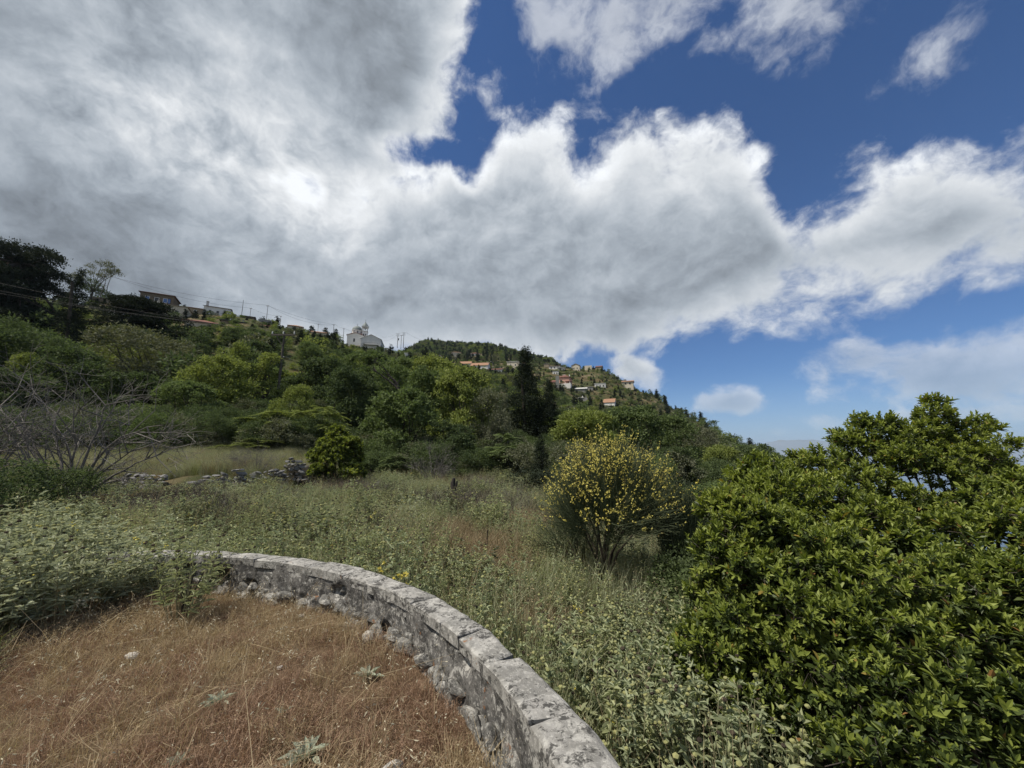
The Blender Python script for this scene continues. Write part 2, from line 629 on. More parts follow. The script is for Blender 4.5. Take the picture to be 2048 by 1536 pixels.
def scatter(name, pts, rotz, scl, protos, label, tilt=None, index=None):
    """One object of uncountable growth: geometry nodes set copies of the plant meshes on the points."""
    n = len(pts)
    me = bpy.data.meshes.new(name)
    me.vertices.add(n)
    me.vertices.foreach_set('co', np.asarray(pts, dtype=np.float32).ravel())
    r = np.zeros((n, 3), dtype=np.float32)
    r[:, 2] = rotz
    if tilt is not None:
        r[:, :2] = tilt
    a = me.attributes.new('turn', 'FLOAT_VECTOR', 'POINT')
    a.data.foreach_set('vector', r.ravel())
    s3 = np.asarray(scl, dtype=np.float32)
    if s3.ndim == 1:
        s3 = np.repeat(s3[:, None], 3, 1)
    a = me.attributes.new('size', 'FLOAT_VECTOR', 'POINT')
    a.data.foreach_set('vector', s3.ravel())
    a = me.attributes.new('pick', 'INT', 'POINT')
    idx = RNG.integers(0, len(protos), n) if index is None else index
    a.data.foreach_set('value', np.asarray(idx, dtype=np.int32))
    me.update()
    o = link(name, me)
    tag(o, label, None, None, 'stuff')
    ng = bpy.data.node_groups.new(name, 'GeometryNodeTree')
    ng.interface.new_socket('Geometry', in_out='INPUT', socket_type='NodeSocketGeometry')
    ng.interface.new_socket('Geometry', in_out='OUTPUT', socket_type='NodeSocketGeometry')
    gi, go = ng.nodes.new('NodeGroupInput'), ng.nodes.new('NodeGroupOutput')
    iop = ng.nodes.new('GeometryNodeInstanceOnPoints')
    join = ng.nodes.new('GeometryNodeJoinGeometry')
    for p in protos:
        oi = ng.nodes.new('GeometryNodeObjectInfo')
        oi.inputs['Object'].default_value = p
        gti = ng.nodes.new('GeometryNodeGeometryToInstance')
        ng.links.new(oi.outputs['Geometry'], gti.inputs[0])
        ng.links.new(gti.outputs[0], join.inputs[0])

    def attr(nm, typ):
        q = ng.nodes.new('GeometryNodeInputNamedAttribute')
        q.data_type = typ
        q.inputs['Name'].default_value = nm
        return q.outputs[0]
    ng.links.new(gi.outputs[0], iop.inputs['Points'])
    ng.links.new(join.outputs[0], iop.inputs['Instance'])
    iop.inputs['Pick Instance'].default_value = True
    ng.links.new(attr('pick', 'INT'), iop.inputs['Instance Index'])
    e2r = ng.nodes.new('FunctionNodeEulerToRotation')
    ng.links.new(attr('turn', 'FLOAT_VECTOR'), e2r.inputs[0])
    ng.links.new(e2r.outputs[0], iop.inputs['Rotation'])
    ng.links.new(attr('size', 'FLOAT_VECTOR'), iop.inputs['Scale'])
    ng.links.new(iop.outputs[0], go.inputs[0])
    md = o.modifiers.new('growth', 'NODES')
    md.node_group = ng
    return o


def proto(mb, name, mats, smooth=False):
    """A plant mesh that only scatter() draws: its object is in no collection."""
    return bpy.data.objects.new(name, mb.mesh(name, mats, smooth))


# ---------------------------------------------------------------- terrain
# Ground profiles along lines of sight: picture column -> (distance, height over the eye)
PROFILES = {
    -400: [(0, -2.1), (17, -1.8), (24, -.6), (45, 6), (70, 19), (115, 44), (150, 56), (400, 60), (1500, 60)],
    0: [(0, -2.1), (6, -2.0), (17, -1.9), (18.4, -1.05), (24, -.4), (32, 1.5), (45, 6), (70, 18.8), (115, 42.5), (130, 53), (150, 57), (400, 60), (1500, 60)],
    200: [(0, -2.1), (6, -2.0), (17.2, -1.9), (18.4, -1.0), (24, -.4), (32, 1.4), (45, 6), (70, 18), (115, 41.5), (130, 53.5), (150, 56), (400, 60), (1500, 60)],
    480: [(0, -2.1), (6, -2.0), (17.2, -1.9), (18.4, -1.0), (24, -.4), (32, 1.2), (45, 5), (70, 15), (110, 35.5), (150, 54.5), (170, 56), (400, 58), (1500, 60)],
    600: [(0, -2.1), (6, -2.0), (19.5, -1.95), (20.7, -1.1), (24, -.6), (32, .8), (45, 4), (70, 12), (110, 30), (150, 46), (175, 55.8), (200, 57), (400, 56), (700, 90), (1500, 60)],
    730: [(0, -2.1), (6, -2.05), (22, -2.0), (31, -1.6), (40, 0), (60, 6), (100, 19), (150, 36), (205, 54), (240, 58), (400, 60), (600, 120), (700, 140), (1500, 60)],
    850: [(0, -2.2), (6, -2.1), (22, -2.0), (31, -1.8), (60, 4), (100, 15.5), (160, 34), (230, 55.5), (280, 72), (330, 74), (420, 95), (600, 175), (700, 184), (900, 150), (1500, 60)],
    970: [(0, -2.3), (6, -2.2), (22, -2.1), (31, -1.9), (60, 3), (100, 12), (160, 28), (220, 43.5), (290, 62), (385, 99), (600, 168), (700, 176), (900, 150), (1500, 60)],
    1100: [(0, -2.4), (6, -2.3), (22, -2.2), (31, -2.0), (60, 1.2), (100, 7), (150, 17), (200, 29), (260, 45.5), (330, 71.5), (370, 84), (450, 98), (600, 145), (800, 135), (1500, 0)],
    1200: [(0, -2.5), (6, -2.4), (22, -2.3), (31, -2.3), (60, -1.2), (100, 2), (150, 10), (230, 26.5), (270, 45), (335, 73), (380, 75), (500, 60), (1500, -100)],
    1300: [(0, -2.5), (6, -2.5), (31, -2.8), (60, -3.2), (100, -1.5), (150, 5), (200, 15), (250, 30), (295, 45), (340, 44), (500, 20), (1500, -200)],
    1400: [(0, -2.5), (6, -2.6), (31, -3.2), (60, -5), (100, -4.5), (150, 2), (200, 12), (230, 17.5), (260, 16), (400, -30), (1500, -300)],
    1500: [(0, -2.4), (6, -2.7), (31, -3.8), (60, -6.5), (100, -6), (130, -2), (158, -.2), (190, -4), (300, -60), (1500, -420)],
    1560: [(0, -2.4), (6, -2.8), (31, -4.5), (60, -7.5), (90, -7), (118, -6), (150, -16), (300, -90), (1500, -440)],
    1650: [(0, -2.3), (5, -2.8), (20, -4), (31, -6), (60, -13), (120, -38), (300, -130), (1500, -460)],
    2048: [(0, -2.2), (3, -2.6), (8, -3.2), (20, -6.5), (31, -11), (60, -26), (120, -60), (300, -150), (1500, -480)],
    2900: [(0, -2.2), (3, -2.6), (8, -3.2), (20, -6.5), (60, -26), (120, -60), (300, -150), (1500, -480)],
}
_PHI = np.array([math.atan((p - 1024) / FPX / 0.99) for p in PROFILES])
_RAD = [np.array([d / math.cos(f) for d, _ in prof]) for f, prof in zip(_PHI, PROFILES.values())]
_HGT = [np.array([h for _, h in prof]) for prof in PROFILES.values()]


def ground(x, y):
    """World height of the land at x, y (arrays or numbers)."""
    x, y = np.broadcast_arrays(np.asarray(x, float), np.asarray(y, float))
    r, f = np.hypot(x, y), np.arctan2(x, y)
    cols = np.stack([np.interp(r, R, H) for R, H in zip(_RAD, _HGT)])
    fc = np.clip(f, _PHI[0], _PHI[-1])
    i = np.clip(np.searchsorted(_PHI, fc) - 1, 0, len(_PHI) - 2)
    t = (fc - _PHI[i]) / (_PHI[i + 1] - _PHI[i])
    t = t * t * (3 - 2 * t) * 0.5 + t * 0.5
    z = np.take_along_axis(cols, i[None], 0)[0] * (1 - t) + np.take_along_axis(cols, i[None] + 1, 0)[0] * t
    back = np.clip((np.abs(f) - 1.25) / 0.6, 0, 1)
    z = z * (1 - back) + (-2.1 - r * 0.02) * back
    q = np.stack([x, y], -1)
    z = z + sines(q, 5, 0.9, 2) * 0.07 * np.clip(r / 8, 0, 1) + sines(q, 6, 0.09, 3) * np.clip((r - 40) / 90, 0, 1) * 1.2
    return z + EYE


def ground1(x, y):
    return float(ground(np.array([x]), np.array([y]))[0])


M = {}
M['ground'], nt, out = new_mat('hillside_earth')
b_ = principled(nt, out, 0.95, 0.05)
tc_ = nt.nodes.new('ShaderNodeTexCoord')
v_ = tc_.outputs['Object']
c_ = mixcol(nt, noise(nt, v_, 0.6, 6, 0.65).step(0.38, 0.62), (0.060, 0.058, 0.026), (0.120, 0.090, 0.050))
c_ = mixcol(nt, noise(nt, v_, 0.045, 6, 0.6).step(0.50, 0.60), c_, (0.17, 0.135, 0.085))
c_ = mixcol(nt, noise(nt, v_, 0.11, 5, 0.6).step(0.44, 0.54), c_, (0.055, 0.062, 0.026))
nt.links.new(c_, b_.inputs['Base Color'])
bm_ = nt.nodes.new('ShaderNodeBump')
bm_.inputs['Strength'].default_value = 0.7
bm_.inputs['Distance'].default_value = 0.15
nt.links.new(noise(nt, v_, 5.0, 6, 0.7).k, bm_.inputs['Height'])
nt.links.new(bm_.outputs[0], b_.inputs['Normal'])

phis = np.concatenate([np.linspace(-math.pi, -1.25, 40)[:-1], np.linspace(-1.25, 1.25, 460), np.linspace(1.25, math.pi, 40)[1:]])
rads = np.concatenate([[0.0], np.geomspace(0.6, 1500, 230)])
PH, RR = np.meshgrid(phis, rads, indexing='ij')
X_, Y_ = RR * np.sin(PH), RR * np.cos(PH)
mb = MB()
Z_ = ground(X_, Y_)
Z_ = np.where(RR > 1400, -500, Z_)
nr = len(rads)
i_, j_ = np.meshgrid(np.arange(len(phis) - 1), np.arange(nr - 1), indexing='ij')
k_ = i_ * nr + j_
mb.add(np.stack([X_, Y_, Z_], -1).reshape(-1, 3), np.stack([k_, k_ + nr, k_ + nr + 1, k_ + 1], -1).reshape(-1, 4))
tag(mb.build('hillside', M['ground'], smooth=True), 'wooded hillside rising from the weedy field to the village ridge', None, None, 'structure')

SEA_Z = -420.0
M['sea'] = plain_mat('sea_water', (0.02, 0.05, 0.09), (0.025, 0.06, 0.10), 0.002, 0.25, 0.5)
mb = MB()
th_ = np.linspace(0, 2 * math.pi, 65)[:-1]
ring = np.stack([np.cos(th_) * 58000, np.sin(th_) * 58000, np.full(64, SEA_Z)], 1)
mb.add(np.vstack([ring, [(0, 0, SEA_Z)]]), [(k, (k + 1) % 64, 64) for k in range(64)])
tag(mb.build('sea', M['sea']), 'blue sea far below the hillside', None, None, 'structure')

# far mountain across the water
M['mountain'] = plain_mat('far_mountain', (0.07, 0.08, 0.05), (0.14, 0.12, 0.09), 0.0006, 0.95, 0.05)
mb = MB()
nx, ny = 120, 30
mx_ = np.linspace(9000, 42000, nx)
my_ = np.linspace(21000, 33000, ny)
MX, MY = np.meshgrid(mx_, my_, indexing='ij')
ridge = 760 * np.exp(-((MX - 19300) / 2600) ** 2) + 660 * np.exp(-((MX - 25500) / 4000) ** 2) + 880 * np.exp(-((MX - 34500) / 4200) ** 2) + 260
ridge = ridge * np.clip((MX - 13500) / 3500, 0, 1) 
MZ = SEA_Z - 20 + ridge * np.sin(np.clip((MY - 21000) / 12000, 0, 1) * math.pi) ** 0.8 * (1 + 0.18 * sines(np.stack([MX, MY], -1), 31, 0.0012, 4)) * 1.12
i_, j_ = np.meshgrid(np.arange(nx - 1), np.arange(ny - 1), indexing='ij')
k_ = i_ * ny + j_
mb.add(np.stack([MX, MY, MZ], -1).reshape(-1, 3), np.stack([k_, k_ + ny, k_ + ny + 1, k_ + 1], -1).reshape(-1, 4))
tag(mb.build('mountain', M['mountain'], smooth=True), 'hazy blue mountain across the water', None, None, 'structure')

# the air between here and the far mountain
m_, nt, out = new_mat('haze')
pv = nt.nodes.new('ShaderNodeVolumePrincipled')
pv.inputs['Color'].default_value = (0.62, 0.78, 1.0, 1)
pv.inputs['Density'].default_value = 5.0e-5
pv.inputs['Anisotropy'].default_value = 0.0
nt.links.new(pv.outputs[0], out.inputs['Volume'])
mb = MB()
box(mb, (0, 0, 0), (124000, 124000, 1120))
hz = mb.build('haze', m_, None, loc=(0, 0, 58))
tag(hz, 'pale blue haze over the sea and the far mountain', None, None, 'stuff')

# ---------------------------------------------------------------- threshing floor terrace and its round wall
TC = np.array([-4.2, 0.2])
R_OUT, R_IN, WALL_TOP = 4.86, 4.64, 0.40
M['terrace'] = plain_mat('dry_soil', (0.085, 0.058, 0.036), (0.15, 0.105, 0.065), 3.0, 0.95, 0.05, 0.8, 40.0)
mb = MB()
nt_, nr_ = 90, 26
a_, q_ = np.meshgrid(np.linspace(0, 2 * math.pi, nt_ + 1), np.linspace(0.02, R_IN + 0.06, nr_), indexing='ij')
tx_, ty_ = TC[0] + np.cos(a_) * q_, TC[1] + np.sin(a_) * q_


def floor_z(x, y):
    p = np.stack([x, y], -1)
    return sines(p, 41, 1.5, 3) * 0.035


k_ = (np.arange(nt_)[:, None] * nr_ + np.arange(nr_ - 1)[None])
mb.add(np.stack([tx_, ty_, floor_z(tx_, ty_)], -1).reshape(-1, 3), np.stack([k_, k_ + 1, k_ + nr_ + 1, k_ + nr_], -1).reshape(-1, 4))
# the bank under the floor
rim = [np.stack([TC[0] + np.cos(a_[:, 0]) * (R_OUT - 0.03 + e), TC[1] + np.sin(a_[:, 0]) * (R_OUT - 0.03 + e), np.full(nt_ + 1, z)], 1) for e, z in ((-0.1, -0.02), (0, -0.3), (0.15, -1.3))]
k_ = np.arange(nt_)[:, None]
for p_, q2 in zip(rim[:-1], rim[1:]):
    mb.add(np.vstack([p_, q2]), np.concatenate([k_, k_ + nt_ + 1, k_ + nt_ + 2, k_ + 1], 1))
tag(mb.build('terrace_ground', M['terrace'], smooth=True), 'dry earth of the round terrace inside the curved wall', None, None, 'structure')

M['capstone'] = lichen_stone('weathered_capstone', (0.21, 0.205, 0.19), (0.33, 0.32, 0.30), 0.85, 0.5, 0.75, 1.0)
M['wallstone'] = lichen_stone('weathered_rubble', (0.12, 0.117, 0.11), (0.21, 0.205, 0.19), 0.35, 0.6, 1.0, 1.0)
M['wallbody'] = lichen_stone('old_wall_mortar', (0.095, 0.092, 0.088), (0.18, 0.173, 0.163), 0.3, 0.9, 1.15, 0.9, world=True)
A0, A1 = math.radians(-32), math.radians(112)
wall = thing('stone_wall', (TC[0], TC[1], 0), 'low curved wall of lichen covered grey stone rounding the dry terrace', 'wall')


def arc(rad, ang, z):
    return np.stack([np.cos(ang) * rad, np.sin(ang) * rad, z], -1)


# body: inner face with hollows and lumps, outer face and top
mb = MB()
na, nz_ = 620, 26
ang_, hh_ = np.meshgrid(np.linspace(A0, A1, na), np.linspace(-0.15, WALL_TOP - 0.035, nz_), indexing='ij')
pp_ = arc(R_IN, ang_, hh_)
lump = sines(pp_, 51, 9, 3) * 0.020 + sines(pp_, 52, 30, 3) * 0.009
pit = np.clip(sines(pp_, 53, 16, 2) - 0.5, 0, 1) * 0.12
rad_ = R_IN + 0.004 - lump * 0.8 + pit - np.clip(0.10 - hh_, 0, 1) * 0.25
inner = arc(rad_, ang_, hh_).reshape(-1, 3)
i_, j_ = np.meshgrid(np.arange(na - 1), np.arange(nz_ - 1), indexing='ij')
k_ = i_ * nz_ + j_
mb.add(inner, np.stack([k_, k_ + 1, k_ + nz_ + 1, k_ + nz_], -1).reshape(-1, 4))
oh_ = np.linspace(-1.3, WALL_TOP - 0.072, 14)
ang2, hh2 = np.meshgrid(np.linspace(A0, A1, 300), oh_, indexing='ij')
p2 = arc(R_OUT - 0.02, ang2, hh2)
outer = arc(R_OUT - 0.02 + sines(p2, 54, 7, 3) * 0.02 + np.clip(0.2 - hh2, 0, 2) * 0.06, ang2, hh2).reshape(-1, 3)
i_, j_ = np.meshgrid(np.arange(299), np.arange(13), indexing='ij')
k_ = i_ * 14 + j_
mb.add(outer, np.stack([k_, k_ + 14, k_ + 15, k_ + 1], -1).reshape(-1, 4))
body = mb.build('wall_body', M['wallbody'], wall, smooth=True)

# capstones laid end to end
r_ = np.random.default_rng(3)
ang = A0
ci = 0
SHORT = 0
while ang < A1 - 0.02:
    ln = r_.uniform(0.34, 0.58) if r_.random() < 0.8 else r_.uniform(0.2, 0.3)
    a1 = min(ang + ln / R_OUT, A1)
    mb = MB()
    gap = 0.0005
    nu, nv, nw = 24, 13, 6
    mid = (ang + a1) / 2
    cpos = np.array([math.cos(mid) * (R_IN + R_OUT) / 2, math.sin(mid) * (R_IN + R_OUT) / 2, WALL_TOP - 0.04])
    seed = 900 + ci
    ri, ro = R_IN + r_.uniform(-0.006, 0.004), R_OUT + r_.uniform(-0.014, 0.014)
    zt, tilt = WALL_TOP + r_.uniform(-0.005, 0.005), r_.uniform(-0.012, 0.012)
    skew = r_.uniform(-0.05, 0.05) / R_OUT

    def shell(u, v, w):
        """u along the arc, v across, w height: all 0 to 1, pushed off the true block by wear."""
        cu, cv, cw = (np.minimum(q, 1 - q) for q in (u, v, w))
        edge = np.clip(0.075 - np.minimum(cu, cv * 0.55 + 0.0), 0, 1) / 0.075
        aa = ang + gap + (a1 - ang - 2 * gap) * u + skew * (v - 0.5) * np.where(u < 0.5, 1, 1)
        rr = ri + (ro - ri) * v
        zz = zt - 0.085 * (1 - w) + tilt * (v - 0.5)
        p = arc(rr, aa, zz)
        zz = zz - np.where(w > 0.99, edge ** 2 * 0.011, 0.0)
        rr = rr + sines(p, seed, 14, 4) * 0.010 * np.where(v < 0.5, 1.0, 1.2)
        zz = zz + sines(p, 77, 9, 5) * 0.011 * w
        return arc(rr, aa, zz) - cpos

    def sheet(fu, n1, n2):
        s, t = np.meshgrid(np.linspace(0, 1, n1), np.linspace(0, 1, n2), indexing='ij')
        v = fu(s, t).reshape(-1, 3)
        i, j = np.meshgrid(np.arange(n1 - 1), np.arange(n2 - 1), indexing='ij')
        k = i * n2 + j
        return v, np.stack([k, k + n2, k + n2 + 1, k + 1], -1).reshape(-1, 4)
    o1 = np.ones_like
    mb.add(*sheet(lambda s, t: shell(s, t, o1(s)), nu, nv))
    mb.add(*sheet(lambda s, t: shell(s, o1(s) * 0, t), nu, nw))
    mb.add(*sheet(lambda s, t: shell(s, o1(s), t), nu, nw))
    mb.add(*sheet(lambda s, t: shell(o1(s) * 0, s, t), nv, nw))
    mb.add(*sheet(lambda s, t: shell(o1(s), s, t), nv, nw))
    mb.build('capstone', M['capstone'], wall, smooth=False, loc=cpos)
    ang = a1 + 0.0004
    ci += 1

# rubble bedded in the inner face
r_ = np.random.default_rng(5)
rub = [rock_mesh('stone', M['wallstone'], 60 + k, (0.22, 0.10, 0.12), 0.16, 3) for k in range(7)]
for k in range(105):
    a = r_.uniform(math.radians(2), math.radians(84))
    lowly = r_.random() < 0.75
    h = r_.uniform(0.02, 0.12) if lowly else r_.uniform(0.12, 0.29)
    sc = r_.uniform(0.55, 1.25) if lowly else r_.uniform(0.5, 0.85)
    o = link('stone', rub[k % 7], wall, arc(R_IN + 0.020 - (r_.uniform(0.02, 0.07) if lowly else -0.018), a, h))
    o.rotation_euler = (r_.uniform(-.3, .3), r_.uniform(-.3, .3), a + math.pi / 2 + r_.uniform(-.4, .4))
    o.scale = (sc, sc, sc)
# bigger footing stones standing out from the wall's foot, from the photograph
foot = [rock_mesh('footing_stone', M['capstone'], 90 + k, (1, 1, 1), 0.16, 3) for k in range(6)]
for k, (px, py, s, rz) in enumerate([(800, 1292, (0.30, 0.19, 0.20), -0.9), (872, 1338, (0.26, 0.15, 0.15), -0.8), (925, 1378, (0.24, 0.15, 0.18), -0.9), (905, 1358, (0.2, 0.14, 0.12), 0.3),
                                     (952, 1422, (0.18, 0.12, 0.12), -1.1), (655, 1205, (0.26, 0.17, 0.17), -0.5), (710, 1232, (0.24, 0.15, 0.13), -0.6), (716, 1250, (0.26, 0.18, 0.10), -0.3),
                                     (552, 1195, (0.36, 0.2, 0.13), -0.2), (570, 1172, (0.2, 0.14, 0.14), 0), (612, 1208, (0.2, 0.14, 0.12), 0.4), (1020, 1525, (0.2, 0.14, 0.14), -1.2), (500, 1188, (0.24, 0.14, 0.1), 0)]):
    x, y, z = px_dir(px, py)
    t = (0.03 - EYE) / z
    o = link('footing_stone', foot[k % 6], wall, (x * t - TC[0], t - TC[1], 0.02))
    o.scale = tuple(q * 1.05 for q in s)
    o.rotation_euler = (0.1 * (k % 3), 0.12 * (k % 2), rz)

# loose stones on the dry grass
M['loosestone'] = lichen_stone('pale_loose_stone', (0.38, 0.36, 0.32), (0.50, 0.47, 0.42), 0.7, 0.4, 0.15, 1.0)
for k, (px, py, s, lab) in enumerate([(264, 1301, (0.10, 0.06, 0.06), 'small pale wedge shaped stone lying alone on the dry grass'), (790, 1530, (0.13, 0.09, 0.09), 'pale round stone at the bottom edge of the dry grass'),
                                      (738, 1282, (0.13, 0.08, 0.10), 'orange and white stone standing just off the footing of the wall'), (603, 1225, (0.09, 0.06, 0.04), 'small flat pale stone in rust coloured grass before the wall'),
                                      (495, 1227, (0.07, 0.05, 0.04), 'tiny pale stone in the grass beside the yellow flowered sage'), (330, 1330, (0.05, 0.04, 0.035), 'tiny grey stone just below the small pale wedge shaped one'),
                                      (650, 1260, (0.08, 0.05, 0.04), 'flat grey stone a hand away from the wall footing'), (560, 1330, (0.045, 0.035, 0.03), 'tiny pale stone alone in the middle of the rust coloured grass')]):
    x, y, z = px_dir(px, py)
    t = (0.05 - EYE) / z
    me = rock_mesh('pale_stone', M['loosestone'], 130 + k, s, 0.14, 2)
    tag(link('pale_stone', me, None, (x * t, t, float(floor_z(np.array(x * t), np.array(t))) + s[2] * 0.25 + (0.025 if k in (0, 1) else 0.01))), lab, 'stone')

# ---------------------------------------------------------------- dry stone retaining walls behind the field
M['drystone'] = plain_mat('dry_stone', (0.085, 0.085, 0.085), (0.24, 0.235, 0.23), 6.0, 0.92, 0.1, 0.6, 30.0, island=0.5)
M['rubblefill'] = plain_mat('dark_fill', (0.05, 0.047, 0.04), (0.09, 0.08, 0.07), 4.0)  # even dark colour for the core behind the stones
drys = [rock_mesh('stone', M['drystone'], 160 + k, (0.42, 0.30, 0.19), 0.10, 2) for k in range(6)]


def dry_wall(label, pxa, pya, pxb, pyb, dist_a, dist_b, ha, hb, ragged=0.0, seed=0):
    r = np.random.default_rng(seed)
    A, B = at(pxa, pya, dist_a), at(pxb, pyb, dist_b)
    root = thing('dry_stone_wall', A, label, 'wall', 'dry stone walls of the field terrace')
    d = B - A
    L = math.hypot(d.x, d.y)
    ux, uy = d.x / L, d.y / L
    rz = math.atan2(uy, ux)
    mbw = MB()
    n = 12
    t = np.linspace(0, 1, n)
    hs = (ha + (hb - ha) * t) * (0.80 - ragged * 0.3)
    lo = np.stack([d.x * t - uy * -0.14, d.y * t + ux * 0.14, d.z * t - 0.3], 1)
    hi = lo + np.stack([-uy * 0.1 * np.ones(n), ux * 0.1 * np.ones(n), hs + 0.3], 1)
    bk = hi + np.array([-uy, ux, 0]) * 1.2
    k = np.arange(n - 1)[:, None]
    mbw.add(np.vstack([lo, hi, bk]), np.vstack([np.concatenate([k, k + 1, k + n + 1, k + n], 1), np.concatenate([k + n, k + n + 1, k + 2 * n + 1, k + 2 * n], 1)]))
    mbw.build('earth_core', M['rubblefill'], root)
    z = -0.1
    while z < max(ha, hb):
        s = r.uniform(0, 0.2)
        while s < L:
            w = r.uniform(0.16, 0.42)
            tt = (s + w / 2) / L
            top = ha + (hb - ha) * tt + ragged * 0.35 * float(sines(np.array([[tt * 3.0, seed * 7.0]]), 55, 2.2, 2)[0])
            if z < top and r.random() > 0.04 + ragged * 0.25:
                o = link('stone', drys[r.integers(6)], root, (ux * (s + w / 2) + uy * r.uniform(-.03, .09 + ragged * .3), uy * (s + w / 2) - ux * r.uniform(-.03, .09 + ragged * .3), d.z * tt + z + 0.1))
                o.rotation_euler = (r.uniform(-.5, .5), r.uniform(-.45, .45), rz + r.uniform(-.7, .7))
                q = w / 0.42 * r.uniform(0.85, 1.25)
                o.scale = (q, q * r.uniform(.8, 1.1), q * r.uniform(0.7, 1.1))
            s += w * 0.9
        z += r.uniform(0.11, 0.15)
    return root


dry_wall('dry stone wall of stacked grey stones under the bare grey tree', 190, 996, 328, 1000, 17.4, 17.2, 0.85, 0.95, 0.15, 1)
dry_wall('tumbled dry stone wall behind the grey twigs at the middle of the bank', 345, 1004, 482, 985, 16.8, 18.0, 0.6, 0.95, 0.3, 2)
dry_wall('short broken stretch of dry stone wall half hidden by dry brush', 486, 982, 566, 966, 18.2, 19.4, 0.7, 0.6, 0.35, 3)
dry_wall('narrow stack of grey dry stones beside the round laurel bush', 566, 958, 610, 958, 20.2, 20.2, 0.95, 0.85, 0.25, 4)

# ---------------------------------------------------------------- houses
def wallmat(name, c, c2=None):
    return plain_mat(name, c, c2 or tuple(0.82 * k for k in c), 0.5, 0.9, 0.1, 0.2, 6.0)


M['white'] = wallmat('whitewash', (0.74, 0.73, 0.70))
M['offwhite'] = wallmat('grey_render', (0.58, 0.58, 0.56))
M['cream'] = wallmat('cream_render', (0.60, 0.54, 0.43))
M['pink'] = wallmat('pink_render', (0.52, 0.32, 0.25))
M['tan'] = wallmat('tan_stone', (0.30, 0.25, 0.18))
M['fieldstone'] = plain_mat('brown_fieldstone', (0.20, 0.165, 0.12), (0.11, 0.095, 0.075), 2.2, 0.95, 0.05, 0.8, 5.0)
M['grey'] = wallmat('grey_concrete', (0.27, 0.265, 0.25))
M['redtile'] = plain_mat('red_roof_tile', (0.21, 0.10, 0.078), (0.15, 0.08, 0.065), 1.2, 0.9, 0.1, 0.6, 8.0)
M['orangetile'] = plain_mat('orange_roof_tile', (0.34, 0.20, 0.13), (0.26, 0.16, 0.11), 1.0, 0.9, 0.1, 0.6, 8.0)
M['browntile'] = plain_mat('brown_roof_tile', (0.15, 0.085, 0.065), (0.10, 0.07, 0.06), 1.0, 0.9, 0.1, 0.6, 8.0)
M['slate'] = plain_mat('grey_roof_sheet', (0.11, 0.11, 0.105), (0.07, 0.07, 0.07), 1.0)
M['pane'] = plain_mat('window_glass', (0.02, 0.022, 0.025), (0.03, 0.033, 0.038), 1.0, 0.15, 0.5)
M['blueshutter'] = plain_mat('blue_shutter_paint', (0.10, 0.19, 0.42), (0.09, 0.17, 0.38), 2.0, 0.6, 0.3)
M['whiteframe'] = plain_mat('white_frame_paint', (0.68, 0.68, 0.66), (0.6, 0.6, 0.58), 2.0, 0.6, 0.3)
M['brownwood'] = plain_mat('brown_wood', (0.07, 0.04, 0.025), (0.05, 0.03, 0.02), 2.0)
M['rail'] = plain_mat('grey_rail_metal', (0.22, 0.23, 0.24), (0.2, 0.2, 0.2), 2.0, 0.6, 0.4)
M['bronze'] = plain_mat('bell_bronze', (0.10, 0.08, 0.04), (0.08, 0.06, 0.03), 2.0, 0.5, 0.5)
M['dome'] = plain_mat('lead_grey_dome', (0.20, 0.23, 0.225), (0.15, 0.175, 0.17), 1.0, 0.7, 0.3)

HOUSES = []       # (left, right, top, base, distance) kept clear of trees in front


